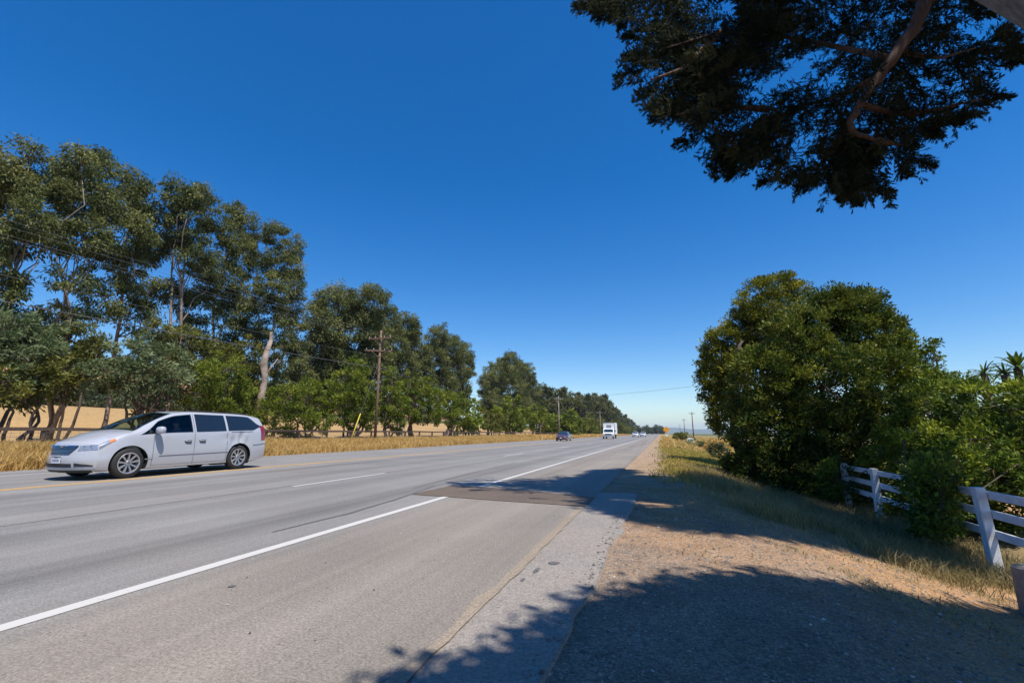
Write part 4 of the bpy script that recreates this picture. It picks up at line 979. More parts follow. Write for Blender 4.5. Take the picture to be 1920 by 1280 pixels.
def hollow(c, o):
    """cut the cabin and the openings of the windscreen and front door windows"""
    cuts = []
    xs = np.linspace(1.02, 3.55, 30); rows = []
    for x in xs:
        k = c.ctrl(x); wb, zb_ = k[4]; wt, zr = k[5]; zt = k[7][1]; zf = .42; top = max(zt - .06, zf + .1); zr = min(max(zr - .06, zf + .06), top)
        hp = [(0, zf), (.80, zf), (wb - .09, zb_ - .05), (max(wt - .07, .3), zr), (.3, top)]
        ring = hp + [(-y, z) for y, z in hp[::-1] if y > 0]
        yz = np.array(ring); rows.append(c.warp(np.full(len(yz), x), yz[:, 0] * (.999), yz[:, 1]))
    g = np.array(rows); n = g.shape[1]; m = MB(); i, j = np.meshgrid(np.arange(len(xs) - 1), np.arange(n), indexing='ij'); j2 = (j + 1) % n
    m.add(g.reshape(-1, 3), [np.stack([i * n + j, i * n + j2, (i + 1) * n + j2, (i + 1) * n + j], -1).reshape(-1, 4), np.arange(n)[::-1][None], (np.arange(n) + (len(xs) - 1) * n)[None]]); cuts.append(m)
    def prism(A, B):
        a, b = A.shape[:2]; m = MB(); i, j = np.meshgrid(np.arange(a - 1), np.arange(b - 1), indexing='ij'); q = np.stack([i * b + j, (i + 1) * b + j, (i + 1) * b + j + 1, i * b + j + 1], -1).reshape(-1, 4)
        per = [k for k in range(b)] + [k * b + b - 1 for k in range(1, a)] + [(a - 1) * b + k for k in range(b - 2, -1, -1)] + [k * b for k in range(a - 2, 0, -1)]
        per = np.array(per); nx = np.roll(per, -1); N_ = a * b
        m.add(np.concatenate([A.reshape(-1, 3), B.reshape(-1, 3)]), [q, q[:, ::-1] + N_, np.stack([per, nx, nx + N_, per + N_], -1)]); return m
    x = np.linspace(1.17, 2.48, 24); q1 = np.minimum(4.87, 4.095 + (x - 1.13) * 1.68); v = np.linspace(0, 1, 6); Q = 4.09 * (1 - v) + q1[:, None] * v
    for sd in (1, -1): cuts.append(prism(c.S(np.broadcast_to(x[:, None], Q.shape), Q, sd, .06), c.S(np.broadcast_to(x[:, None], Q.shape), Q, sd, -.16)))
    x = np.linspace(1.04, 1.98, 20); q = np.linspace(5.32, 7, 10)
    R = [c.S(x[:, None], q[None], 1, of) for of in (.05, -.14)]; R = [np.concatenate([r, (r * np.array([-1, 1, 1]))[:, ::-1][:, 1:]], 1) for r in R]
    cuts.append(prism(*R))
    for m in cuts:
        co = m.build('cutter', M['interior'], o.parent); bm = bmesh.new(); bm.from_mesh(co.data); bmesh.ops.recalc_face_normals(bm, faces=bm.faces); bm.to_mesh(co.data); bm.free()
        md = o.modifiers.new('b', 'BOOLEAN'); md.operation = 'DIFFERENCE'; md.object = co; md.solver = 'EXACT'; md.material_mode = 'TRANSFER'
        bpy.context.view_layer.update(); dg = bpy.context.evaluated_depsgraph_get(); me = bpy.data.meshes.new_from_object(o.evaluated_get(dg)); o.modifiers.clear(); o.data = me; bpy.data.objects.remove(co)
    o.data.polygons.foreach_set('use_smooth', np.full(len(o.data.polygons), True)); o.data.set_sharp_from_angle(angle=math.radians(38))
    L2 = c.L / 2
    mb = MB(); mb.box((0, 1.42 - L2, .90), (1.5, .42, .22), bev=.06); mb.build('dashboard', M['interior'], o.parent)
    for sy in (-.40, .40):
        mb = MB(); mb.box((sy, 2.22 - L2, .62), (.52, .55, .18), bev=.06); mb.box((sy, 2.55 - L2, .98), (.52, .16, .62), np.array(Matrix.Rotation(-.25, 3, 'X')), bev=.06); mb.box((sy, 2.66 - L2, 1.38), (.28, .12, .20), bev=.05); mb.build('seat', M['seat'], o.parent) if False else None
        st = MB(); st.box((sy, 2.22 - L2, .62), (.52, .55, .18), bev=.06); so_ = st.build('seat', M['seat'], o.parent)
        st = MB(); st.box((sy, 2.55 - L2, .98), (.52, .16, .62), np.array(Matrix.Rotation(-.25, 3, 'X')), bev=.06); st.build('seat_back', M['seat'], so_)
        st = MB(); st.box((sy, 2.66 - L2, 1.38), (.28, .12, .20), bev=.05); st.build('head_rest', M['seat'], so_)
    a = np.linspace(0, 2 * math.pi, 21); R = np.array(Matrix.Rotation(math.radians(25), 3, 'X')); p = np.stack([.18 * np.cos(a), 0 * a, .18 * np.sin(a)], 1) @ R.T + np.array([.40, 1.74 - L2, 1.0])
    mb = MB(); mb.tube(p, .014, 6, cap=False); mb.build('steering_wheel', M['interior'], o.parent)

def skin_person(root, verts, edges, rad, mat, name):
    me = bpy.data.meshes.new(name); me.from_pydata(verts, edges, []); o = bpy.data.objects.new(name, me); C.objects.link(o); o.parent = root
    o.modifiers.new('s', 'SKIN'); o.modifiers.new('u', 'SUBSURF').levels = 1
    for v, r in zip(me.skin_vertices[0].data, rad): v.radius = (r, r) if not isinstance(r, tuple) else r
    me.skin_vertices[0].data[0].use_root = True
    bpy.context.view_layer.update(); m2 = bpy.data.meshes.new_from_object(o.evaluated_get(bpy.context.evaluated_depsgraph_get())); o.modifiers.clear(); o.data = m2; m2.materials.append(mat)
    m2.polygons.foreach_set('use_smooth', np.full(len(m2.polygons), True)); return o
def driver(vanroot):
    """seated driver: hands on the wheel, looking down the road"""
    root = empty('person', (0, 0, 0)); tag(root, 'driver in a blue shirt behind the front door window of the white minivan', 'person')
    o0 = np.array([vanroot.location.x + .40 * 1.03, vanroot.location.y + (2.30 - VAN['L'] / 2) * 1.07, .76]); root.location = o0
    V = [(0, 0, 0), (0, .07, .20), (0, .12, .42), (0, .12, .52), (0, .09, .60), (0, .065, .68), (0, .06, .77),
         (.17, .11, .44), (.25, -.05, .26), (.16, -.36, .32), (.13, -.45, .36), (-.17, .11, .44), (-.25, -.05, .26), (-.16, -.36, .32), (-.13, -.45, .36),
         (.10, -.08, -.01), (.13, -.46, .04), (.13, -.60, -.28), (-.10, -.08, -.01), (-.13, -.46, .04), (-.13, -.60, -.28)]
    E = [(0, 1), (1, 2), (2, 3), (3, 4), (4, 5), (5, 6), (2, 7), (7, 8), (8, 9), (9, 10), (2, 11), (11, 12), (12, 13), (13, 14), (0, 15), (15, 16), (16, 17), (0, 18), (18, 19), (19, 20)]
    rad = [(.15, .11), (.14, .10), (.13, .09), .055, .06, .088, .075, .062, .045, .034, .036, .062, .045, .034, .036, .085, .065, .05, .085, .065, .05]
    bd = skin_person(root, V, E, rad, M['skin'], 'body')
    sh_ = skin_person(root, [(0, 0, .0), (0, .07, .20), (0, .12, .43), (.17, .11, .44), (.24, -.02, .29), (-.17, .11, .44), (-.24, -.02, .29)], [(0, 1), (1, 2), (2, 3), (3, 4), (2, 5), (5, 6)], [(.165, .125), (.155, .115), (.145, .105), .078, .058, .078, .058], M['shirt'], 'shirt')
    mb = MB(); u = np.linspace(0, math.pi * .62, 8); w_ = np.linspace(0, 2 * math.pi, 17)
    g = np.stack([.094 * np.sin(u)[:, None] * np.cos(w_), .085 + .105 * np.sin(u)[:, None] * np.sin(w_) + 0 * u[:, None], .725 + .115 * np.cos(u)[:, None] + 0 * w_], -1); mb.grid(g); mb.build('hair', M['hair'], root)

def build_van():
    c = Car(VAN); L = c.L
    root = empty('minivan', (-14.30, 10.39, .002)); root.scale = (1.03, 1.07, 1.06)
    tag(root, 'white minivan with dented rear side driving towards the left along the far lane', 'minivan')
    bo = c.body([M['van_white']], root); c.wells(bo, .425, .36); hollow(c, bo)
    G = M['glass']
    # windscreen, side glass, rear glass
    xs = np.linspace(1.0, 2.02, 26); q = np.linspace(5.25, 7, 14)
    R = c.S(xs[:, None], q[None, :], 1, .004); mb = MB(); mb.grid(np.concatenate([R, (R * np.array([-1, 1, 1]))[:, ::-1][:, 1:]], 1)); mb.build('windscreen', M['clear'], root)
    lo = lambda x: 4.07 + 0 * x
    c.panel('front_window', M['clear'], root, 1.12, 2.50, lo, lambda x: np.minimum(4.9, 4.075 + (x - 1.12) * 1.7), nx=40)
    c.panel('sliding_door_window', G, root, 2.60, 3.54, lo, lambda x: 4.9 + 0 * x)
    c.panel('rear_side_window', G, root, 3.61, 4.94, lambda x: 4.07 + .22 * sstep(4.5, 4.94, x), lambda x: np.minimum(4.9, 4.9 - .45 * sstep(4.45, 4.92, x)), nx=30)
    c.panel('window_divider', M['dark'], root, 1.36, 1.385, lo, lambda x: 4.075 + (x - 1.12) * 1.7, off=.007, nx=2)
    g = c.rear(np.linspace(-.70, .70, 16)[:, None], np.linspace(1.12, 1.50, 8)[None, :], .004); mb = MB(); mb.grid(g); mb.build('rear_window', G, root)
    # shut lines, moulding
    for x in (1.46, 2.55, 3.575):
        c.panel('door_gap', M['dark'], root, x - .005, x + .005, 2.05, 4.0, .0025, nx=2, nq=20)
    c.panel('door_gap', M['dark'], root, 2.545, 2.555, 4.0, 4.93, .0025, nx=2, nq=10)
    c.panel('sill_gap', M['dark'], root, 1.46, 3.575, 2.10, 2.13, .0025, nx=20, nq=2)
    c.panel('door_moulding', M['van_white'], root, 1.62, 3.62, 2.84, 2.92, .012, nx=24, nq=3)
    c.panel('painted_moulding_shadow', M['shade_grey'], root, 1.62, 3.62, 2.80, 2.84, .004, nx=24, nq=2)  # flat grey strip paints the shadow below the moulding
    c.panel('slide_rail', M['dark'], root, 3.70, 4.55, 3.93, 3.97, .0025, nx=12, nq=2)
    c.panel('bonnet_gap', M['dark'], root, .30, .98, 4.86, 4.90, .002, nx=20, nq=2)
    c.panel('badge', M['chrome'], root, 1.28, 1.48, 2.62, 2.68, .006, nx=6, nq=2)
    # handles
    for x in (2.36, 2.78):
        for sd in (1, -1):
            p = c.S(x, 3.62, sd); mb = MB(); mb.tube([p + np.array([sd * .0, -.10, 0]), p + np.array([sd * .035, -.08, .004]), p + np.array([sd * .04, .06, .004]), p + np.array([0, .10, 0])], [.014, .017, .017, .014], 8)
            mb.build('door_handle', M['chrome'], root)
            mb = MB(); g_ = c.S(np.linspace(x - .09, x + .09, 8)[:, None], np.linspace(3.50, 3.58, 4)[None], sd, .003); mb.grid(g_); mb.build('handle_cup_shade', M['shade_grey'], root)  # handle recess, its shade put into the grey colour
    # mirrors
    for sd in (1, -1):
        p = c.S(1.52, 4.12, sd); r = np.array([sd * .17, -.02, .07]) + p
        mb = MB(); u = np.linspace(0, math.pi, 9); v = np.linspace(0, 2 * math.pi, 17)
        sx = np.sign(np.cos(v)) * np.abs(np.cos(v)) ** .6; sz = np.sign(np.sin(v)) * np.abs(np.sin(v)) ** .6
        gg = np.zeros((9, 17, 3)); rad = np.sin(u) ** .55
        gg[..., 0] = r[0] + .125 * rad[:, None] * sx; gg[..., 1] = r[1] - .085 * np.cos(u)[:, None]; gg[..., 2] = r[2] + .095 * rad[:, None] * sz
        mb.grid(gg); mir = mb.build('wing_mirror', M['van_white'], root)
        mb = MB(); mb.tube([p + np.array([-sd * .03, 0, .01]), p + np.array([sd * .08, -.01, .02])], [.05, .045], 8); mb.build('mirror_stalk', M['dark'], mir)
    # nose: grille, bars, emblem, headlamps, intakes, plate, fog lamps
    def nose_patch(name, mat, zl, y0f, y1f, off, ny=16, parent=root):
        z = np.asarray(zl); g = []
        for zz in z:
            ya, yb = y0f(zz), y1f(zz); g.append(c.front(np.linspace(ya, yb, ny), np.full(ny, zz), off))
        mb = MB(); mb.grid(np.array(g)); return mb.build(name, mat, parent)
    gw = lambda z: .30 + .17 * sstep(.50, .76, z)
    gr = nose_patch('grille', M['dark'], np.linspace(.565, .765, 10), lambda z: -gw(z), gw, .006)
    for zz in np.linspace(.59, .735, 6):
        nose_patch('grille_bar', M['chrome'], [zz - .003, zz, zz + .003], lambda z: -gw(z) * .97, lambda z: gw(z) * .97, .016, parent=gr)
    nose_patch('grille_bar', M['chrome'], [.757, .763, .769, .775], lambda z: -gw(z), gw, .02, parent=gr)
    em = MB(); p = c.front(np.array([0.0]), np.array([.755]))[0] + np.array([0, -.03, 0])
    for sd in (-1, 1): em.tube([p, p + np.array([sd * .09, .004, .012]), p + np.array([sd * .17, .02, .004])], [.016, .012, .004], 6)
    em.lathe([(-.006, .0), (-.006, .032), (.006, .032)], 16, axis='y', c=p); em.build('wing_emblem', M['chrome'], root)
    for sd in (1, -1):
        hl = MB(); n = 22
        xs_, = (np.linspace(0, .50, 14),)
        # the nose half and the wing half of one wrapped headlamp
        t = np.linspace(.52, 1.0, 12); rows = []
        hwz = lambda z: np.interp(z, [.62, .70, .80], [.885, .845, .80])
        bot = lambda k: .655 + .02 * k; top = lambda k: .765 + .035 * k
        for k in np.linspace(0, 1, 14):
            zz = np.linspace(bot(k), top(k), 6); yy = np.minimum(.50 + k * .40, 1) * np.ones(6)
            yy = np.minimum(yy, hwz(zz))
            rows.append(c.front(yy, zz, .006) if k < .85 else c.front(yy, zz, .006))
        g = np.array(rows) * np.array([sd, 1, 1]); hl.grid(g)
        q0 = lambda x: 3.74 + .35 * x; q1 = lambda x: 4.30 + .1 * x
        u = np.linspace(0.0, .30, 10); v = np.linspace(0, 1, 6); Q = q0(u)[:, None] * (1 - v) + q1(u)[:, None] * v
        hl.grid(c.S(np.broadcast_to(u[:, None], Q.shape), Q, sd, .006)); h = hl.build('headlamp', M['lamp'], root)
        u = np.linspace(.26, .42, 8); Q = (q0(u) + .05)[:, None] * (1 - v) + (q1(u) - .02 - 1.2 * np.clip(u - .34, 0, 1))[:, None] * v
        mb = MB(); mb.grid(c.S(np.broadcast_to(u[:, None], Q.shape), Q, sd, .009)); mb.build('amber_marker', M['amber'], h)
        for (yy, zz) in ((.60, .715), (.72, .735)):
            mb = MB(); pp = c.front(np.array([yy]), np.array([zz]))[0]; mb.lathe([(-.010, 0.0), (-.014, .02), (-.010, .042), (-.004, .048)], 16, axis='y', c=pp * np.array([sd, 1, 1]))
            mb.build('lamp_bulb', M['chrome'], h)
        mb = MB(); g = c.front(np.linspace(.50, .84, 14)[:, None], np.linspace(0, 1, 5)[None] * .075 * np.linspace(1, .35, 14)[:, None] + .315, .006) * np.array([sd, 1, 1]); mb.grid(g); mb.build('fog_recess', M['dark'], root)
        mb = MB(); g = c.front(np.linspace(.48, .85, 14)[:, None], np.linspace(0, 1, 3)[None] * .012 + .398 - .045 * np.linspace(0, 1, 14)[:, None] ** 2, .012) * np.array([sd, 1, 1]); mb.grid(g); mb.build('fog_trim', M['chrome'], root)
        tl = MB(); u = np.linspace(4.95, 5.15, 10); v = np.linspace(0, 1, 8); Q = 3.45 + (4.42 - 3.45) * v[None] + 0 * u[:, None]; Q[:, :] = np.where(v[None] > .5, Q, Q)
        tl.grid(c.S(np.broadcast_to((u[:, None] + .16 * (1 - v[None]) ** 1.0 * 0), Q.shape), Q, sd, .006))
        z_ = np.linspace(.80, 1.14, 8); tl.grid(c.rear(np.linspace(.62, .87, 6)[:, None] * sd, z_[None, :], .006)); tl.build('tail_lamp', M['red'], root)
    nose_patch('lower_intake', M['dark'], np.linspace(.30, .375, 4), lambda z: -.44, lambda z: .44, .006)
    nose_patch('bumper_lip', M['van_white'], np.linspace(.235, .285, 4), lambda z: -.86, lambda z: .86, .03, 30)
    nose_patch('chin_spoiler', M['dark'], np.linspace(.175, .23, 4), lambda z: -.80, lambda z: .80, .012, 30)
    p = c.front(np.array([0.0]), np.array([.455]))[0]
    mb = MB(); mb.box(p + np.array([0, -.02, 0]), (.31, .012, .155), bev=.004); pl = mb.build('number_plate', M['plate'], root, smooth=False)
    mb = MB()
    for k in range(7): mb.box(p + np.array([-.105 + .035 * k, -.0275, -.012]), (.018, .002, .05))
    mb.box(p + np.array([0, -.0275, .052]), (.12, .002, .014)); mb.build('plate_characters', M['plate_ink'], pl, smooth=False)
    mb = MB(); mb.box(p + np.array([0, -.026, .074]), (.33, .01, .012)); mb.build('plate_frame', M['dark'], pl, smooth=False)
    # rear bumper step, exhaust, roof rails, wipers, antenna
    c.panel('rear_bumper_step', M['van_white'], root, 4.55, 5.15, 3.28, 3.36, .02, nx=16, nq=3)
    for sd in (1, -1):
        mb = MB(); xs_ = np.linspace(2.45, 4.5, 16); mb.tube(c.S(xs_, np.full(16, 5.35), sd, .025), np.r_[.008, np.full(14, .016), .008], 6); mb.build('roof_rail', M['dark'], root)
    for y0 in (-.55, .1):
        mb = MB(); t = np.linspace(0, 1, 10); yy = y0 + .62 * t; a = np.array([c.S(1.05 + .10 * tt, 7 - 2.2 * abs(v_) / 1.0, 1 if v_ > 0 else -1, .012) for tt, v_ in zip(t, yy)]); mb.tube(a, .007, 5); mb.build('wiper', M['dark'], root)
    mb = MB(); mb.tube([(.5, .9, .24), (.5, 2.2, .22)], .09, 8); mb.tube([(-.2, -1.9, .22), (-.2, .9, .22)], .06, 8); mb.build('exhaust', M['dark'], root)
    for y in VAN['axles']:
        for sd in (1, -1): c.wheel(root, y, sd)
    return root
van = build_van(); driver(van)

def build_car(spec, name, label, cat, loc, group=None):
    c = Car(spec); L = c.L; root = empty(name, loc); tag(root, label, cat, group)
    c.body([spec['paint']], root, nx=60, nq=3); bo = root.children[0]; c.wells(bo, spec['wr'] + .06, .32)
    wx0, wx1 = spec['ws']
    xs = np.linspace(wx0, wx1, 14); q = np.linspace(5.2, 7, 8); R = c.S(xs[:, None], q[None, :], 1, .006)
    mb = MB(); mb.grid(np.concatenate([R, (R * np.array([-1, 1, 1]))[:, ::-1][:, 1:]], 1)); mb.build('windscreen', M['glass_f'], root)
    a, b, d = spec['side']
    c.panel('front_window', M['glass'], root, a, b, 4.1, lambda x: np.minimum(4.88, 4.12 + (x - a) * 2.2), nx=14)
    c.panel('rear_window', M['glass'], root, b + .07, d, 4.1, lambda x: 4.88 - .6 * sstep(d - .6, d, x), nx=14)
    gz0, gz1, gw_ = spec['grille']
    g = c.front(np.linspace(-gw_, gw_, 12)[:, None], np.linspace(gz0, gz1, 4)[None], .008); mb = MB(); mb.grid(g); mb.build('grille', M['dark'], root)
    g = c.front(np.linspace(-gw_ * 1.3, gw_ * 1.3, 12)[:, None], np.linspace(.26, .34, 4)[None], .008); mb = MB(); mb.grid(g); mb.build('lower_intake', M['dark'], root)
    p = c.front(np.array([0.0]), np.array([.45]))[0]; mb = MB(); mb.box(p + np.array([0, -.02, 0]), (.31, .012, .15), bev=.004); mb.build('number_plate', M['plate'], root, smooth=False)
    for sd in (1, -1):
        y0, y1, z0, z1 = spec['lamp']
        g = c.front(np.linspace(y0, y1, 8)[:, None], np.linspace(z0, z1, 5)[None], .01) * np.array([sd, 1, 1]); mb = MB(); mb.grid(g); mb.build('headlamp', M['lamp'], root)
        pm = c.S(spec['side'][0] + .25, 4.1, sd); mb = MB(); mb.box(pm + np.array([sd * .12, 0, .06]), (.20, .10, .13), bev=.04); mb.build('wing_mirror', spec['paint'], root)
    for y in spec['axles']:
        for sd in (1, -1): c.wheel(root, y, sd, 7)
    return root
SEDAN = dict(L=4.7, hw=.92, wr=.33, axles=(.92, 3.68), paint=M['navy_paint'], plan=.35, rplan=.2, fz=1.0, rz=.9,
    nose=([.15, .3, .5, .65, .8], [.1, .02, 0, .05, .16]), tail=([.2, .5, .9, 1.1, 1.4], [.03, 0, .03, .1, .2]),
    zbot=([0, .5, 4.2, 4.7], [.2, .18, .2, .28]), wmid=([0, .4, 1.0, 3.6, 4.7], [.82, .885, .92, .92, .86]), wbelt=([0, .5, 1.2, 3.6, 4.7], [.76, .82, .86, .86, .80]),
    zbelt=([0, .3, 1.0, 1.6, 3.6, 4.7], [.60, .70, .80, .87, .93, .90]), wtop=([0, .6, 1.2, 1.6, 2.2, 3.2, 3.8, 4.7], [.58, .68, .76, .76, .60, .58, .66, .62]),
    zroof=([0, .3, 1.0, 1.4, 1.9, 2.3, 3.1, 3.7, 4.1, 4.7], [.66, .75, .86, .92, 1.20, 1.36, 1.36, 1.12, 1.0, .96]), ztop=([0, .3, 1.0, 1.4, 1.9, 2.3, 2.8, 3.2, 3.8, 4.2, 4.7], [.69, .79, .91, .96, 1.27, 1.43, 1.46, 1.42, 1.15, 1.04, 1.0]),
    ws=(1.42, 2.2), side=(1.62, 2.55, 3.5), grille=(.46, .62, .38), lamp=(.48, .76, .56, .66))
SUVT = dict(SEDAN, L=4.75, hw=.94, wr=.36, paint=M['white_paint'], axles=(.92, 3.72),
    nose=([.2, .35, .6, .8, .95], [.1, .02, 0, .05, .16]), tail=([.2, .5, .9, 1.1, 1.65], [.03, 0, .03, .06, .30]),
    zbot=([0, .5, 4.2, 4.75], [.26, .24, .26, .32]), zbelt=([0, .3, 1.0, 1.6, 3.6, 4.75], [.78, .88, .98, 1.03, 1.08, 1.06]),
    wtop=([0, .6, 1.2, 1.6, 2.2, 3.2, 4.75], [.62, .72, .78, .78, .67, .66, .62]),
    zroof=([0, .3, 1.0, 1.3, 1.7, 2.1, 3.1, 4.2, 4.75], [.84, .93, 1.03, 1.08, 1.35, 1.58, 1.62, 1.58, 1.50]), ztop=([0, .3, 1.0, 1.3, 1.7, 2.1, 2.8, 3.6, 4.75], [.87, .97, 1.08, 1.12, 1.43, 1.65, 1.72, 1.71, 1.60]),
    ws=(1.32, 2.0), side=(1.5, 2.5, 4.3), grille=(.58, .80, .40), lamp=(.48, .78, .72, .86))
def roadpos(px, dist, z=0.002):
    r, F = ray(px, 812.0); h = math.hypot(r[0], r[1]); return (r[0] / h * dist, r[1] / h * dist, z)
build_car(SEDAN, 'sedan_car', 'dark maroon sedan with bluish windscreen approaching in the inner oncoming lane', 'car', roadpos(1057, 73), None)
build_car(SUVT, 'utility_car', 'small white car to the right of the white box truck, nearer the truck', 'car', roadpos(1191.5, 152), None)
build_car(dict(SUVT), 'utility_car', 'small white car beside the dark far trees, farthest of the traffic', 'car', roadpos(1205.5, 168), None)

def build_truck():
    root = empty('box_truck', roadpos(1141, 101)); tag(root, 'white box truck with square cargo box approaching behind the dark sedan', 'truck')
    W = 2.35
    mb = MB(); mb.box((0, 3.9, 2.15), (2.5, 5.6, 2.5), bev=.04); bx = mb.build('cargo_box', M['box_white'], root, smooth=False)
    mb = MB()
    for sx in (-1, 1): mb.box((sx * 1.2, 1.085, 2.15), (.08, .03, 2.4)); 
    mb.box((0, 1.085, 3.36), (2.32, .03, .08)); mb.build('box_trim', M['metal'], bx, smooth=False)
    mb = MB(); mb.box((0, 1.085, 2.62), (1.0, .02, .55)); mb.build('front_vent_panel', M['dark'], bx, smooth=False)
    for k in range(4):
        mb = MB(); mb.box((0, 1.072, 2.43 + .125 * k), (.96, .02, .04)); mb.build('vent_slat', M['box_white'], bx, smooth=False)
    # cab with sloped windscreen and bonnet, lofted from its side profile
    prof = [(-1.15, .45), (-1.18, .75), (-1.12, 1.12), (-.75, 1.22), (-.05, 1.30), (.42, 2.05), (.55, 2.12), (1.0, 2.14), (1.0, .5)]
    bm = bmesh.new(); a = [bm.verts.new((-W / 2 + .08, y, z)) for y, z in prof]; b = [bm.verts.new((W / 2 - .08, y, z)) for y, z in prof]
    bm.faces.new(a); bm.faces.new(b[::-1])
    for i in range(len(prof)): j = (i + 1) % len(prof); bm.faces.new([a[i], b[i], b[j], a[j]])
    bmesh.ops.recalc_face_normals(bm, faces=bm.faces)
    bmesh.ops.bevel(bm, geom=list(bm.edges), offset=.05, segments=2, affect='EDGES', profile=.6)
    me = bpy.data.meshes.new('cab'); bm.to_mesh(me); bm.free(); me.materials.append(M['box_white']); cab = bpy.data.objects.new('cab', me); C.objects.link(cab); cab.parent = root
    mb = MB(); n = np.array([0, -.75, .47]); n /= np.linalg.norm(n)
    mb.add(np.array([[-.98, -.02, 1.36], [.98, -.02, 1.36], [.90, .38, 2.0], [-.90, .38, 2.0]]) + n * .012, [np.array([[0, 1, 2, 3]])]); mb.build('windscreen', M['glass_f'], cab)
    for sx in (-1, 1):
        mb = MB(); mb.add(np.array([[sx * 1.10, .12, 1.38], [sx * 1.10, .9, 1.38], [sx * 1.10, .9, 1.98], [sx * 1.10, .50, 1.98]]), [np.array([[0, 1, 2, 3]])]); mb.build('side_window', M['glass'], cab)
        mb = MB(); mb.box((sx * .86, -1.2, .93), (.30, .06, .22), bev=.03); mb.build('headlamp', M['lamp'], cab, smooth=False)
        mb = MB(); mb.tube([(sx * 1.08, .1, 1.45), (sx * 1.38, .02, 1.5)], .02, 6); mb.box((sx * 1.40, .02, 1.62), (.18, .08, .42), bev=.03); mb.build('wing_mirror', M['dark'], cab, smooth=False)
        mb = MB(); mb.box((sx * 1.0, .25, .62), (.22, .75, .2), bev=.03); mb.build('step', M['metal'], cab, smooth=False)
    mb = MB(); mb.box((0, -1.19, .93), (1.30, .05, .34), bev=.02); gr = mb.build('grille', M['dark'], cab, smooth=False)
    for k in range(3): mb = MB(); mb.box((0, -1.225, .84 + .09 * k), (1.25, .02, .02)); mb.build('grille_bar', M['chrome'], gr, smooth=False) if False else mb.build('grille_bar', M['metal'], gr, smooth=False)
    mb = MB(); mb.box((0, -1.24, .55), (2.3, .16, .24), bev=.04); mb.build('bumper', M['metal'], root, smooth=False)
    mb = MB(); mb.box((0, 3.2, .72), (.9, 7.0, .2)); mb.build('chassis', M['dark'], root, smooth=False)
    for y in (-.45, 5.0):
        for sd in (1, -1):
            hub = empty('wheel', (sd * 1.02, y, .46)); hub.parent = root
            t = MB(); t.lathe([(-.13, .26), (-.14, .38), (-.1, .455), (.1, .455), (.14, .38), (.13, .26)], 28, flip=sd); t.build('tyre', M['rubber'], hub, sharp=40)
            m = MB(); m.lathe([(.13, .265), (.10, .24), (.06, .2), (.09, .1), (.12, .08), (.12, 0)], 24, flip=sd); m.build('rim', M['metal'], hub, sharp=40)
build_truck()

# ================================================================= UTILITY POLES AND LINES
def pole(name, label, base, h, arms, mat, r=.15, group=None, guy=False, rz=0):
    root = empty(name, base, rz); tag(root, label, 'utility pole', group)
    mb = MB(); mb.tube(np.array([(0, 0, -.2), (0, 0, h * .5), (0, 0, h)]), [r, r * .85, r * .65], 10); mb.build('post', mat, root)
    for (z, w, yaw) in arms:
        arm = MB(); ca, sa = math.cos(yaw), math.sin(yaw); R = np.array([[ca, -sa, 0], [sa, ca, 0], [0, 0, 1]])
        arm.box((-sa * .16, ca * -.16, z), (w, .09, .12), R); 
        arm.tube(np.array([(w * .32 * ca, w * .32 * sa - .14, z), (0, -.14, z - .6)]), .02, 4); arm.tube(np.array([(-w * .32 * ca, -w * .32 * sa - .14, z), (0, -.14, z - .6)]), .02, 4)
        a = arm.build('crossarm', mat, root, smooth=False)
        for t in (-.46, -.2, .2, .46):
            mb = MB(); mb.lathe([(0, 0), (0, .035), (.03, .05), (.06, .035), (.09, .05), (.13, .03), (.13, 0)], 10, axis='z', c=(w * t * ca - sa * -.0, w * t * sa - .16, z + .06)); mb.build('insulator', M['ceramic'], a)
    if guy:
        mb = MB(); mb.tube(np.array([(0, 0, h * .72), (-.2, -3.2, 0.0)]), .012, 5); mb.build('guy_wire', M['wire'], root)
        mb = MB(); mb.tube(np.array([(-.135, -2.1, h * .245), (-.2, -3.2, 0.0)]), .05, 8); mb.build('guy_guard', M['guard'], root)
    return root
g0 = lambda x, y: float(gz(x, y))
pole('utility_pole', 'brown wooden utility pole with two crossarms and a yellow guy guard, standing before the shrubs', (-24, 35.3, g0(-24, 35.3)), 10.1, [(9.35, 2.4, 0), (8.2, 2.4, .5)], M['pole'], .135, 'utility poles on the far verge', guy=True)
pole('utility_pole', 'pale grey utility pole with one crossarm in front of the distant eucalyptus', (-24, 113, g0(-24, 113)), 10.0, [(9.3, 2.4, 0)], M['pole_grey'], .16, 'utility poles on the far verge')
pole('utility_pole', 'thin distant utility pole above the white box truck', (-24, 196, g0(-24, 196)), 10.0, [(9.3, 2.4, 0)], M['pole_grey'], .16, 'utility poles on the far verge')
pole('utility_pole', 'brown utility pole on the far verge beyond the left end of the tall eucalyptus', (-24, -43, g0(-24, -43)), 10.0, [(9.3, 2.4, 0)], M['pole'], .16, 'utility poles on the far verge')
for (px, py, D, lab) in ((1297, 772, 150, 'nearest dark utility pole on the right of the road, left of the round bush'), (1282, 785, 240, 'smaller utility pole on the right, between the warning sign and the nearest dark pole'), (1274.5, 796, 420, 'faintest utility pole on the right, nearest to the orange warning sign')):
    p = P(px, py, D); z0 = g0(p[0], p[1]); pole('utility_pole', lab, (p[0], p[1], z0), p[2] - z0, [(p[2] - z0 - .5, 2.0, .2)], M['pole'], .2, 'utility poles on the right')
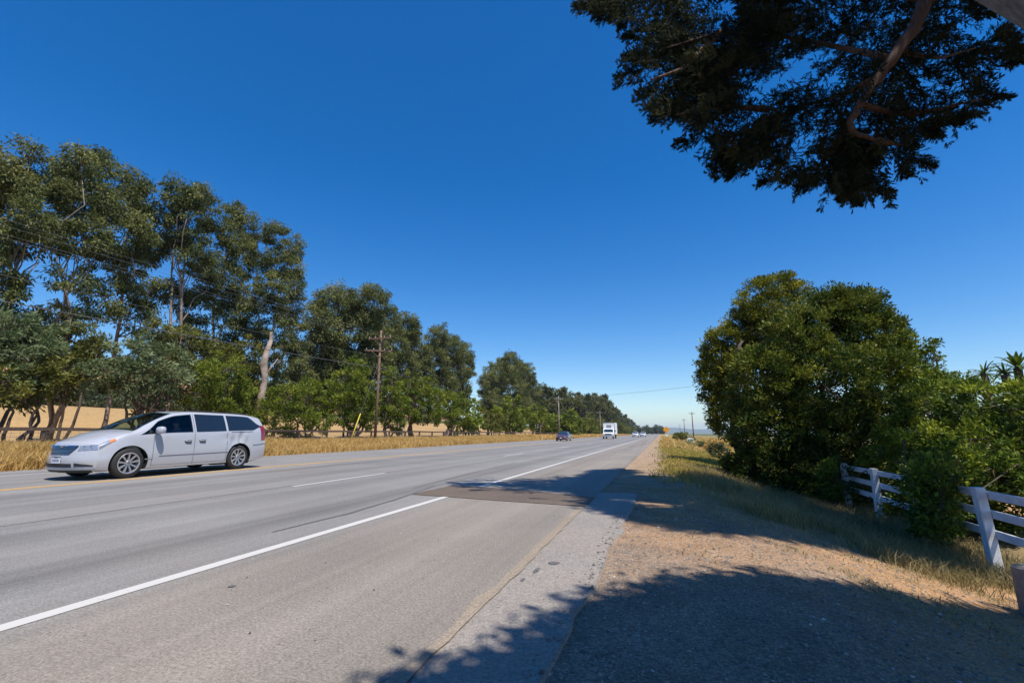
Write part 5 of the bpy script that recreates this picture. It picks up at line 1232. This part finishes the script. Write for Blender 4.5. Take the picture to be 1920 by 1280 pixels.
def wire(label, pts, sag, r=.007, group='overhead lines along the far verge'):
    mb = MB()
    for a, b in zip(pts[:-1], pts[1:]):
        t = np.linspace(0, 1, 26)[:, None]; p = np.array(a) * (1 - t) + np.array(b) * t; p[:, 2] -= (4 * sag * t * (1 - t))[:, 0]; mb.tube(p, r, 4, cap=False)
    o = mb.build('power_line', M['wire'], None); tag(o, label, 'power line', group)
Zp = [g0(-24, y) for y in (-43, 35.3, 113, 196)]
YY = [-43, 35.3, 113, 196]
def along(dx, h, dy=-.16): return [(-24 + dx, y + dy, z + h) for y, z in zip(YY, Zp)]
wire('highest overhead line, on the outer left end of the crossarms', along(-1.1, 9.53), 1.0)
wire('high overhead line beside the pole tops, left of centre', along(-.48, 9.53), 1.05)
wire('high overhead line beside the pole tops, right of centre', along(.48, 9.53), 1.0)
wire('high overhead line on the roadward end of the crossarms', along(1.1, 9.53), .95)
wire('thick pale telephone cable, lowest line slung across the tall eucalyptus group', along(.2, 6.6, 0), .9, .017)
wire('second line from below, slung between pole and crossarm height', along(.2, 7.6, 0), .9, .008)
wire('single line crossing high over the road from the second pole to behind the round bush', [(-24, 112.9, Zp[2] + 9.6), (14, 75, 9.2)], .5, .02, 'line across the road')

# ================================================================= FENCES
fx = [(4.97, 15.9), (4.93, 13.8), (4.87, 11.68), (4.82, 9.57), (4.76, 7.4), (4.7, 5.2)]
fz_ = [.30 + .0 * i for i in range(6)]
root = empty('white_rail_fence', (4.87, 11.68, g0(4.87, 11.68))); tag(root, 'white three rail post fence half swallowed by the hedge', 'fence'); o_ = np.array(root.location)
for i, (x, y) in enumerate(fx):
    zb = g0(x, y) - .2; mb = MB(); lean = [.0, .01, -.02, -.035, .01, 0][i]
    h = .30 - zb; R = Matrix.Rotation(lean, 3, 'Y'); mb.box(np.array([x, y, zb + h / 2]) - o_, (.13, .15, h), np.array(R), bev=.008); mb.build('post', M['white_vinyl'], root, smooth=False)
for i in range(5):
    a, b = np.array(fx[i]), np.array(fx[i + 1])
    for z in (.19, -.10, -.40):
        p0 = np.array([a[0] + .0, a[1], z]) ; p1 = np.array([b[0] + .0, b[1], z - .0]); d = p1 - p0; L = np.linalg.norm(d); yaw = math.atan2(d[1], d[0])
        mb = MB(); mb.box((p0 + p1) / 2 + np.array([.078 + .0, 0, 0]) - o_, (L - .012, .028, .125), np.array(Matrix.Rotation(yaw, 3, 'Z') @ Matrix.Rotation(RNG.normal() * .007, 3, 'X')), bev=.006); mb.build('rail', M['white_vinyl'], root, smooth=False)
# dark rail fence on the far side
root = empty('dark_rail_fence', (-26, 20, g0(-26, 20))); tag(root, 'low dark wooden rail fence with wire below, along the far verge', 'fence'); o_ = np.array(root.location)
ys = np.arange(1, 120, 3.05)
for i, y in enumerate(ys):
    z = g0(-26, y); mb = MB(); h = 1.18
    mb.box(np.array([-26, y, z + h / 2 - .1]) - o_, (.13, .13, h), np.array(Matrix.Rotation(RNG.normal() * .03, 3, 'X')), bev=.01)
    mb.build('post', M['old_wood'], root, smooth=False)
    if i < len(ys) - 1:
        z2 = g0(-26, ys[i + 1]); L = 3.05; mb = MB(); R = np.array(Matrix.Rotation(math.atan2(z2 - z, L), 3, 'X'))
        mb.box(np.array([-25.92, y + L / 2, (z + z2) / 2 + 1.02]) - o_, (.04, L - .01, .15), R); mb.build('rail', M['old_wood'], root, smooth=False)
mb = MB(); wy = np.arange(1, 120, 3.05)
for k in range(5): mb.tube(np.array([(-25.93, y, g0(-26, y) + .18 + .17 * k) for y in wy]) - o_, .006, 4, cap=False)
for y in np.arange(1, 70, .3): mb.tube(np.array([(-25.93, y, g0(-26, y) + .1), (-25.93, y, g0(-26, y) + .92)]) - o_, .004, 4, cap=False)
mb.build('wire_mesh', M['wire'], root)

# ================================================================= SIGN, MAILBOX, CRATE-GREEN BINS, BLOCK
def gp(px, D, z=0):
    r, F = ray(px, 812.0); return r[0] * D / F, r[1] * D / F
x, y = gp(1250, 116); z0 = g0(x, y); root = empty('warning_sign', (x, y, z0)); tag(root, 'orange yellow diamond warning sign on a post at the end of the right verge', 'road sign')
mb = MB(); mb.box((0, .04, 1.15), (.09, .06, 2.6)); mb.build('post', M['metal'], root, smooth=False)
mb = MB(); mb.box((0, 0, 2.15), (1.22, .02, 1.22), np.array(Matrix.Rotation(math.pi / 4, 3, 'Y')), bev=.008); mb.build('sign_face', M['sign'], root, smooth=False)
mb = MB(); mb.box((0, -.03, .72), (.62, .02, .42), bev=.006); mb.build('lower_plate', M['white_vinyl'], root, smooth=False)
x, y = gp(1293.5, 62); z0 = g0(x, y); root = empty('mailbox', (x, y, z0)); tag(root, 'small white mailbox on a post at the edge of the far right verge', 'mailbox')
top = 1.15 - 62 * (819 - 812) / 870; mb = MB(); mb.box((0, 0, (top - .35) / 2), (.10, .10, top - .35)); mb.build('post', M['grey_wood'], root, smooth=False)
mb = MB(); a = np.linspace(0, math.pi, 9); pr_ = np.concatenate([[[-.42, -.22]], np.stack([-.42 * np.cos(a), .1 + .28 * np.sin(a)], 1), [[.42, -.22]]])
g = np.stack([np.stack([pr_[:, 0], np.full(len(pr_), yy), pr_[:, 1] + top - z0 * 0], -1) for yy in (-.45, .45)])
mb.grid(g); n = len(pr_); mb.add(g[0], [np.arange(n)[None]]); mb.add(g[1], [np.arange(n)[::-1][None]]); mb.build('box', M['white_vinyl'], root, smooth=False)
mb = MB(); mb.box((.45, .0, top + .1), (.02, .08, .3)); mb.build('flag', M['red'], root, smooth=False)
# low grey-green and rusty shrubs beyond the verge
for (px, py, D, wpx, hpx, mk, lab) in ((1308, 829, 46, 14, 7, 'shrub_b', 'low blue grey rounded shrub beside the white mailbox'), (1330, 832, 36, 16, 12, 'drygrass', 'low rust coloured shrub between the blue grey shrub and the round bush'), (1285, 818, 80, 18, 7, 'shrub_o', 'low olive shrub behind the mailbox, below the right hand poles'), (1352, 850, 27, 16, 18, 'scrub', 'dry brown leafless bush at the left foot of the round bushes')):
    p = P(px, py, D); k = D / f; rr = np.random.default_rng(int(px))
    lb = [(p + np.array([rr.normal() * wpx * k * .5, rr.normal() * .4, hpx * k * .2 * rr.normal()]), np.array([wpx * k * .7, wpx * k * .7, hpx * k * .8]), 1) for _ in range(4)]
    tree('low_shrub', lab, 'shrub', (p[0], p[1], g0(p[0], p[1])), lb, rr, M['bark_dark'], M[mk], .05, trunks=3, limb_r=.02, leaf=(.16, .07), dens=500, clump=.25, droop=0, up=.2, out=.9, per=40, shell=.6)
# concrete block at the right edge
mb = MB(); z0 = g0(3.72, 6.98); mb.box((0, 0, .24), (.30, .30, .58), np.array(Matrix.Rotation(.35, 3, 'Z')), bev=.03); o = mb.build('concrete_block', M['concrete'], None, smooth=False); o.location = (3.84, 6.92, z0)
tag(o, 'weathered concrete block standing at the right edge, before the last white fence post', 'bollard')

# ================================================================= GRASSES
def grass(name, label, mat, n, xf, h, w, seed, tuft=9, spread=.16, lean=.35, tintm=.5, mask=None):
    r = np.random.default_rng(seed); x, y = xf(r, n); 
    if mask is not None: k = mask(x, y, r); x, y = x[k], y[k]
    n = len(x); ht = h * (.55 + .8 * fbm(x * .7, y * .7, seed, 3)) ; ct = r.normal(tintm, .16, n) + .35 * (fbm(x * .4, y * .4, seed + 5) - .5)
    idx = np.repeat(np.arange(n), tuft); m = len(idx)
    bx = x[idx] + r.normal(0, spread, m); by = y[idx] + r.normal(0, spread, m); b = np.stack([bx, by, gz(bx, by) - .02], 1)
    L = ht[idx] * (.5 + .7 * r.random(m)); d = r.normal(0, lean, (m, 3)); d[:, 2] = 1; d /= np.linalg.norm(d, axis=1)[:, None]
    a = r.random(m) * 6.28; s = np.stack([np.cos(a), np.sin(a), 0 * a], 1) * (w * (.6 + .8 * r.random(m)))[:, None]
    bend = np.stack([r.normal(0, .25, m), r.normal(0, .25, m), -.08 - 0 * a], 1) * L[:, None]
    mid = b + d * (L * .55)[:, None]; tip = b + d * L[:, None] + bend
    v = np.stack([b - s * .5, b + s * .5, mid + s * .4, tip, mid - s * .4], 1).reshape(-1, 3)
    mb = MB(); b5 = np.arange(m)[:, None] * 5; mb.add(v, [b5 + np.array([[0, 1, 2, 4]]), b5 + np.array([[4, 2, 3]])], np.repeat(np.clip(ct[idx] + r.normal(0, .12, m), 0, 1), 5))
    o = mb.build(name, mat, None, smooth=False, tint=True); tag(o, label, 'grass', kind='stuff'); return o
def near_far(x0, x1, y0, y1, pw=1.6):
    def fn(r, n): return r.uniform(x0, x1, n), y0 + (y1 - y0) * r.random(n) ** pw
    return fn
grass('golden_grass', 'tall golden dry grass along the far road edge', M['drygrass'], 17000, near_far(-26.5, -19.5, 0, 75), .60, .030, 1, 10, .25)
grass('golden_grass', 'thin tan grass round the dark rail fence and shrub feet', M['drygrass'], 5600, near_far(-33, -25.5, 0, 90), .5, .04, 2, 9, .3)
grass('golden_grass', 'distant golden grass strip beside the far lanes', M['drygrass'], 3000, near_far(-27, -19.6, 75, 320, 1.4), .8, .14, 3, 7, .4)
def fenceside(r, n):
    y = 7.4 + 11 * r.random(n) ** 1.2; x = r.uniform(.2, 5.3, n); return x, y
def m1(x, y, r): return r.random(len(x)) < np.clip((fbm(x * 1.5, y * 1.5, 44) - .42) * 4, .03, 1) * sstep(.2, 2.2, x + 1.5 * (fbm(x * .8, y * .8, 9) - .5)) * sstep(0, 1.0, (y - 7.7) + .4 * (x - 2.6) + .8 * (fbm(x, y, 4) - .5))
grass('ditch_grass', 'dry grey straw and green grass in the ditch before the white fence', M['ditchgrass'], 8500, fenceside, .36, .0095, 4, 9, .15, .45, .5, m1)
def low(r, n): return r.uniform(-1.0, 4.6, n), 5.0 + 15 * r.random(n) ** 1.3
def m2(x, y, r): return r.random(len(x)) < (fbm(x * 1.6, y * 1.6, 14) - .42) * 3.2 * sstep(-.3, 2.6, x + (y - 6) * .16)
grass('straw_litter', 'short trampled straw on the pull-in and verge edge', M['ditchgrass'], 6500, low, .10, .010, 5, 10, .10, 1.1, .6, m2)
def verge(r, n): return r.uniform(-.6, 6, n), 11.5 + 70 * r.random(n) ** 1.9
def m3(x, y, r): return r.random(len(x)) < sstep(11.5, 17, y + 3 * (fbm(x * .9, y * .6, 33) - .5)) * sstep(-.5, .9, x + .9 * (fbm(x * .7, y * .5, 24) - .5)) * (1 - sstep(3.2, 5.5, x) * (y < 26))
grass('verge_grass', 'short green and gold grass of the sunlit right verge', M['vergegrass'], 11000, verge, .20, .026, 6, 9, .16, .5, .5, m3)
def farv(r, n): return r.uniform(.2, 16, n), 40 + 160 * r.random(n) ** 1.6
grass('verge_grass', 'tall dry grass of the far right verge beyond the mailbox', M['drygrass'], 2600, farv, .45, .09, 8, 7, .4, .35, .5)
# pebbles and leaf scraps on the pull-in
def pebbles(name, label, n, xr, yr, s0, mat, seed):
    r = np.random.default_rng(seed); x = r.uniform(*xr, n); y = yr[0] + (yr[1] - yr[0]) * r.random(n) ** 1.5; s = s0 * (.4 + 1.6 * r.random(n) ** 3)
    oc = np.array([[1, 0, 0], [-1, 0, 0], [0, 1, 0], [0, -1, 0], [0, 0, 1], [0, 0, -1]], float); fc = np.array([[0, 2, 4], [2, 1, 4], [1, 3, 4], [3, 0, 4], [2, 0, 5], [1, 2, 5], [3, 1, 5], [0, 3, 5]])
    v = (oc[None] * (.6 + .8 * r.random((n, 6, 1)))) * s[:, None, None] * np.array([1, 1, .6]); a = r.random(n) * 6.28; ca, sa = np.cos(a)[:, None], np.sin(a)[:, None]
    v = np.stack([v[..., 0] * ca - v[..., 1] * sa, v[..., 0] * sa + v[..., 1] * ca, v[..., 2]], -1)
    zz = np.where(x < -1.2, .004, np.where(x < -.56, -.003, gz(x, y)))
    v += np.stack([x, y, zz + s * .2], 1)[:, None]
    mb = MB(); mb.add(v.reshape(-1, 3), [(np.arange(n)[:, None, None] * 6 + fc[None]).reshape(-1, 3)], np.repeat(np.clip(r.normal(.45, .25, n), 0, 1), 6))
    o = mb.build(name, mat, None, smooth=False, tint=True); tag(o, label, 'gravel', kind='stuff'); return o
def stonemat():
    m, nt, b = newmat('pebbles'); at = nt.nodes.new('ShaderNodeAttribute'); at.attribute_name = 'tint'
    nt.links.new(ramp(nt, at.outputs['Fac'], [(0, (.10, .09, .085)), (.5, (.23, .20, .175)), (.9, (.34, .31, .27)), (1, (.55, .53, .5))]), b.inputs['Base Color']); b.inputs['Roughness'].default_value = .9; return m
M['stone'] = stonemat()
def litter(r, n): return r.uniform(-.8, 4.4, n), 4.3 + 7 * r.random(n) ** 1.3
def m4(x, y, r): return r.random(len(x)) < np.clip((fbm(x * 1.1, y * 1.1, 54) - .36) * 3.2, .03, 1) * sstep(-.6, 1.6, x + (y - 5) * .25)
M['litter'] = leafmat('fallen orange brown litter', (.16, .07, .03), (.42, .20, .07), (.62, .42, .2), .1, .8, .1)
grass('leaf_litter', 'orange brown fallen needles and straw scraps on the pull-in', M['litter'], 9000, litter, .05, .014, 15, 6, .12, 2.5, .5, m4)
pebbles('gravel', 'loose grey pebbles over the shaded gravel pull-in', 15000, (-.7, 4.2), (1.2, 8.0), .009, M['stone'], 3)
pebbles('gravel', 'scattered grit on the paved road shoulder', 500, (-3.7, -.6), (1.2, 9.0), .0045, M['stone'], 4)

# ================================================================= AIR, SKY, SUN, CAMERA
m = bpy.data.materials.new('haze'); m.use_nodes = True; nt = m.node_tree
for n in list(nt.nodes):
    if n.type == 'BSDF_PRINCIPLED': nt.nodes.remove(n)
pv = nt.nodes.new('ShaderNodeVolumePrincipled'); pv.inputs['Color'].default_value = (.62, .78, .98, 1); pv.inputs['Density'].default_value = HAZE = 1.1e-4; pv.inputs['Anisotropy'].default_value = .2
nt.links.new(pv.outputs[0], nt.nodes['Material Output'].inputs['Volume'])
mb = MB(); mb.box((0, 3000, 90), (19000, 19000, 200)); hz = mb.build('haze', m, None, smooth=False); tag(hz, 'thin blue air haze over the valley', 'haze', kind='stuff')

w = bpy.data.worlds.new('World'); bpy.context.scene.world = w; w.use_nodes = True; nt = w.node_tree; bg = nt.nodes['Background']
sky = nt.nodes.new('ShaderNodeTexSky'); sky.sky_type = 'NISHITA'; sky.sun_disc = False
el = math.asin(SUN[2]); az = math.atan2(SUN[0], SUN[1])
sky.sun_elevation = el; sky.sun_rotation = az; sky.altitude = 100; sky.air_density = 1.0; sky.dust_density = .25; sky.ozone_density = 3.0
hs = nt.nodes.new('ShaderNodeHueSaturation'); hs.inputs['Saturation'].default_value = 1.45; hs.inputs['Hue'].default_value = .507
nt.links.new(sky.outputs[0], hs.inputs['Color']); nt.links.new(hs.outputs[0], bg.inputs['Color']); bg.inputs['Strength'].default_value = .13
sl = bpy.data.lights.new('sun', 'SUN'); sl.energy = 4.8; sl.angle = math.radians(.53); sl.color = (1.0, .95, .87)
so = bpy.data.objects.new('sun', sl); C.objects.link(so); so.rotation_euler = Vector(SUN).to_track_quat('Z', 'Y').to_euler()
cd = bpy.data.cameras.new('camera'); cd.sensor_width = 36; cd.lens = 16.0; cd.clip_end = 40000; cd.clip_start = .05
co = bpy.data.objects.new('camera', cd); C.objects.link(co); co.location = (0, 0, H); co.rotation_euler = (math.pi / 2 + TH, 0, PH)
sc = bpy.context.scene; sc.camera = co
sc.render.engine = 'CYCLES'; sc.view_settings.view_transform = 'Standard'; sc.view_settings.look = 'None'; sc.view_settings.exposure = .3; sc.view_settings.gamma = 1
sc.cycles.max_bounces = 6; sc.cycles.diffuse_bounces = 3; sc.cycles.glossy_bounces = 3; sc.cycles.transmission_bounces = 4; sc.cycles.transparent_max_bounces = 4; sc.cycles.volume_bounces = 1
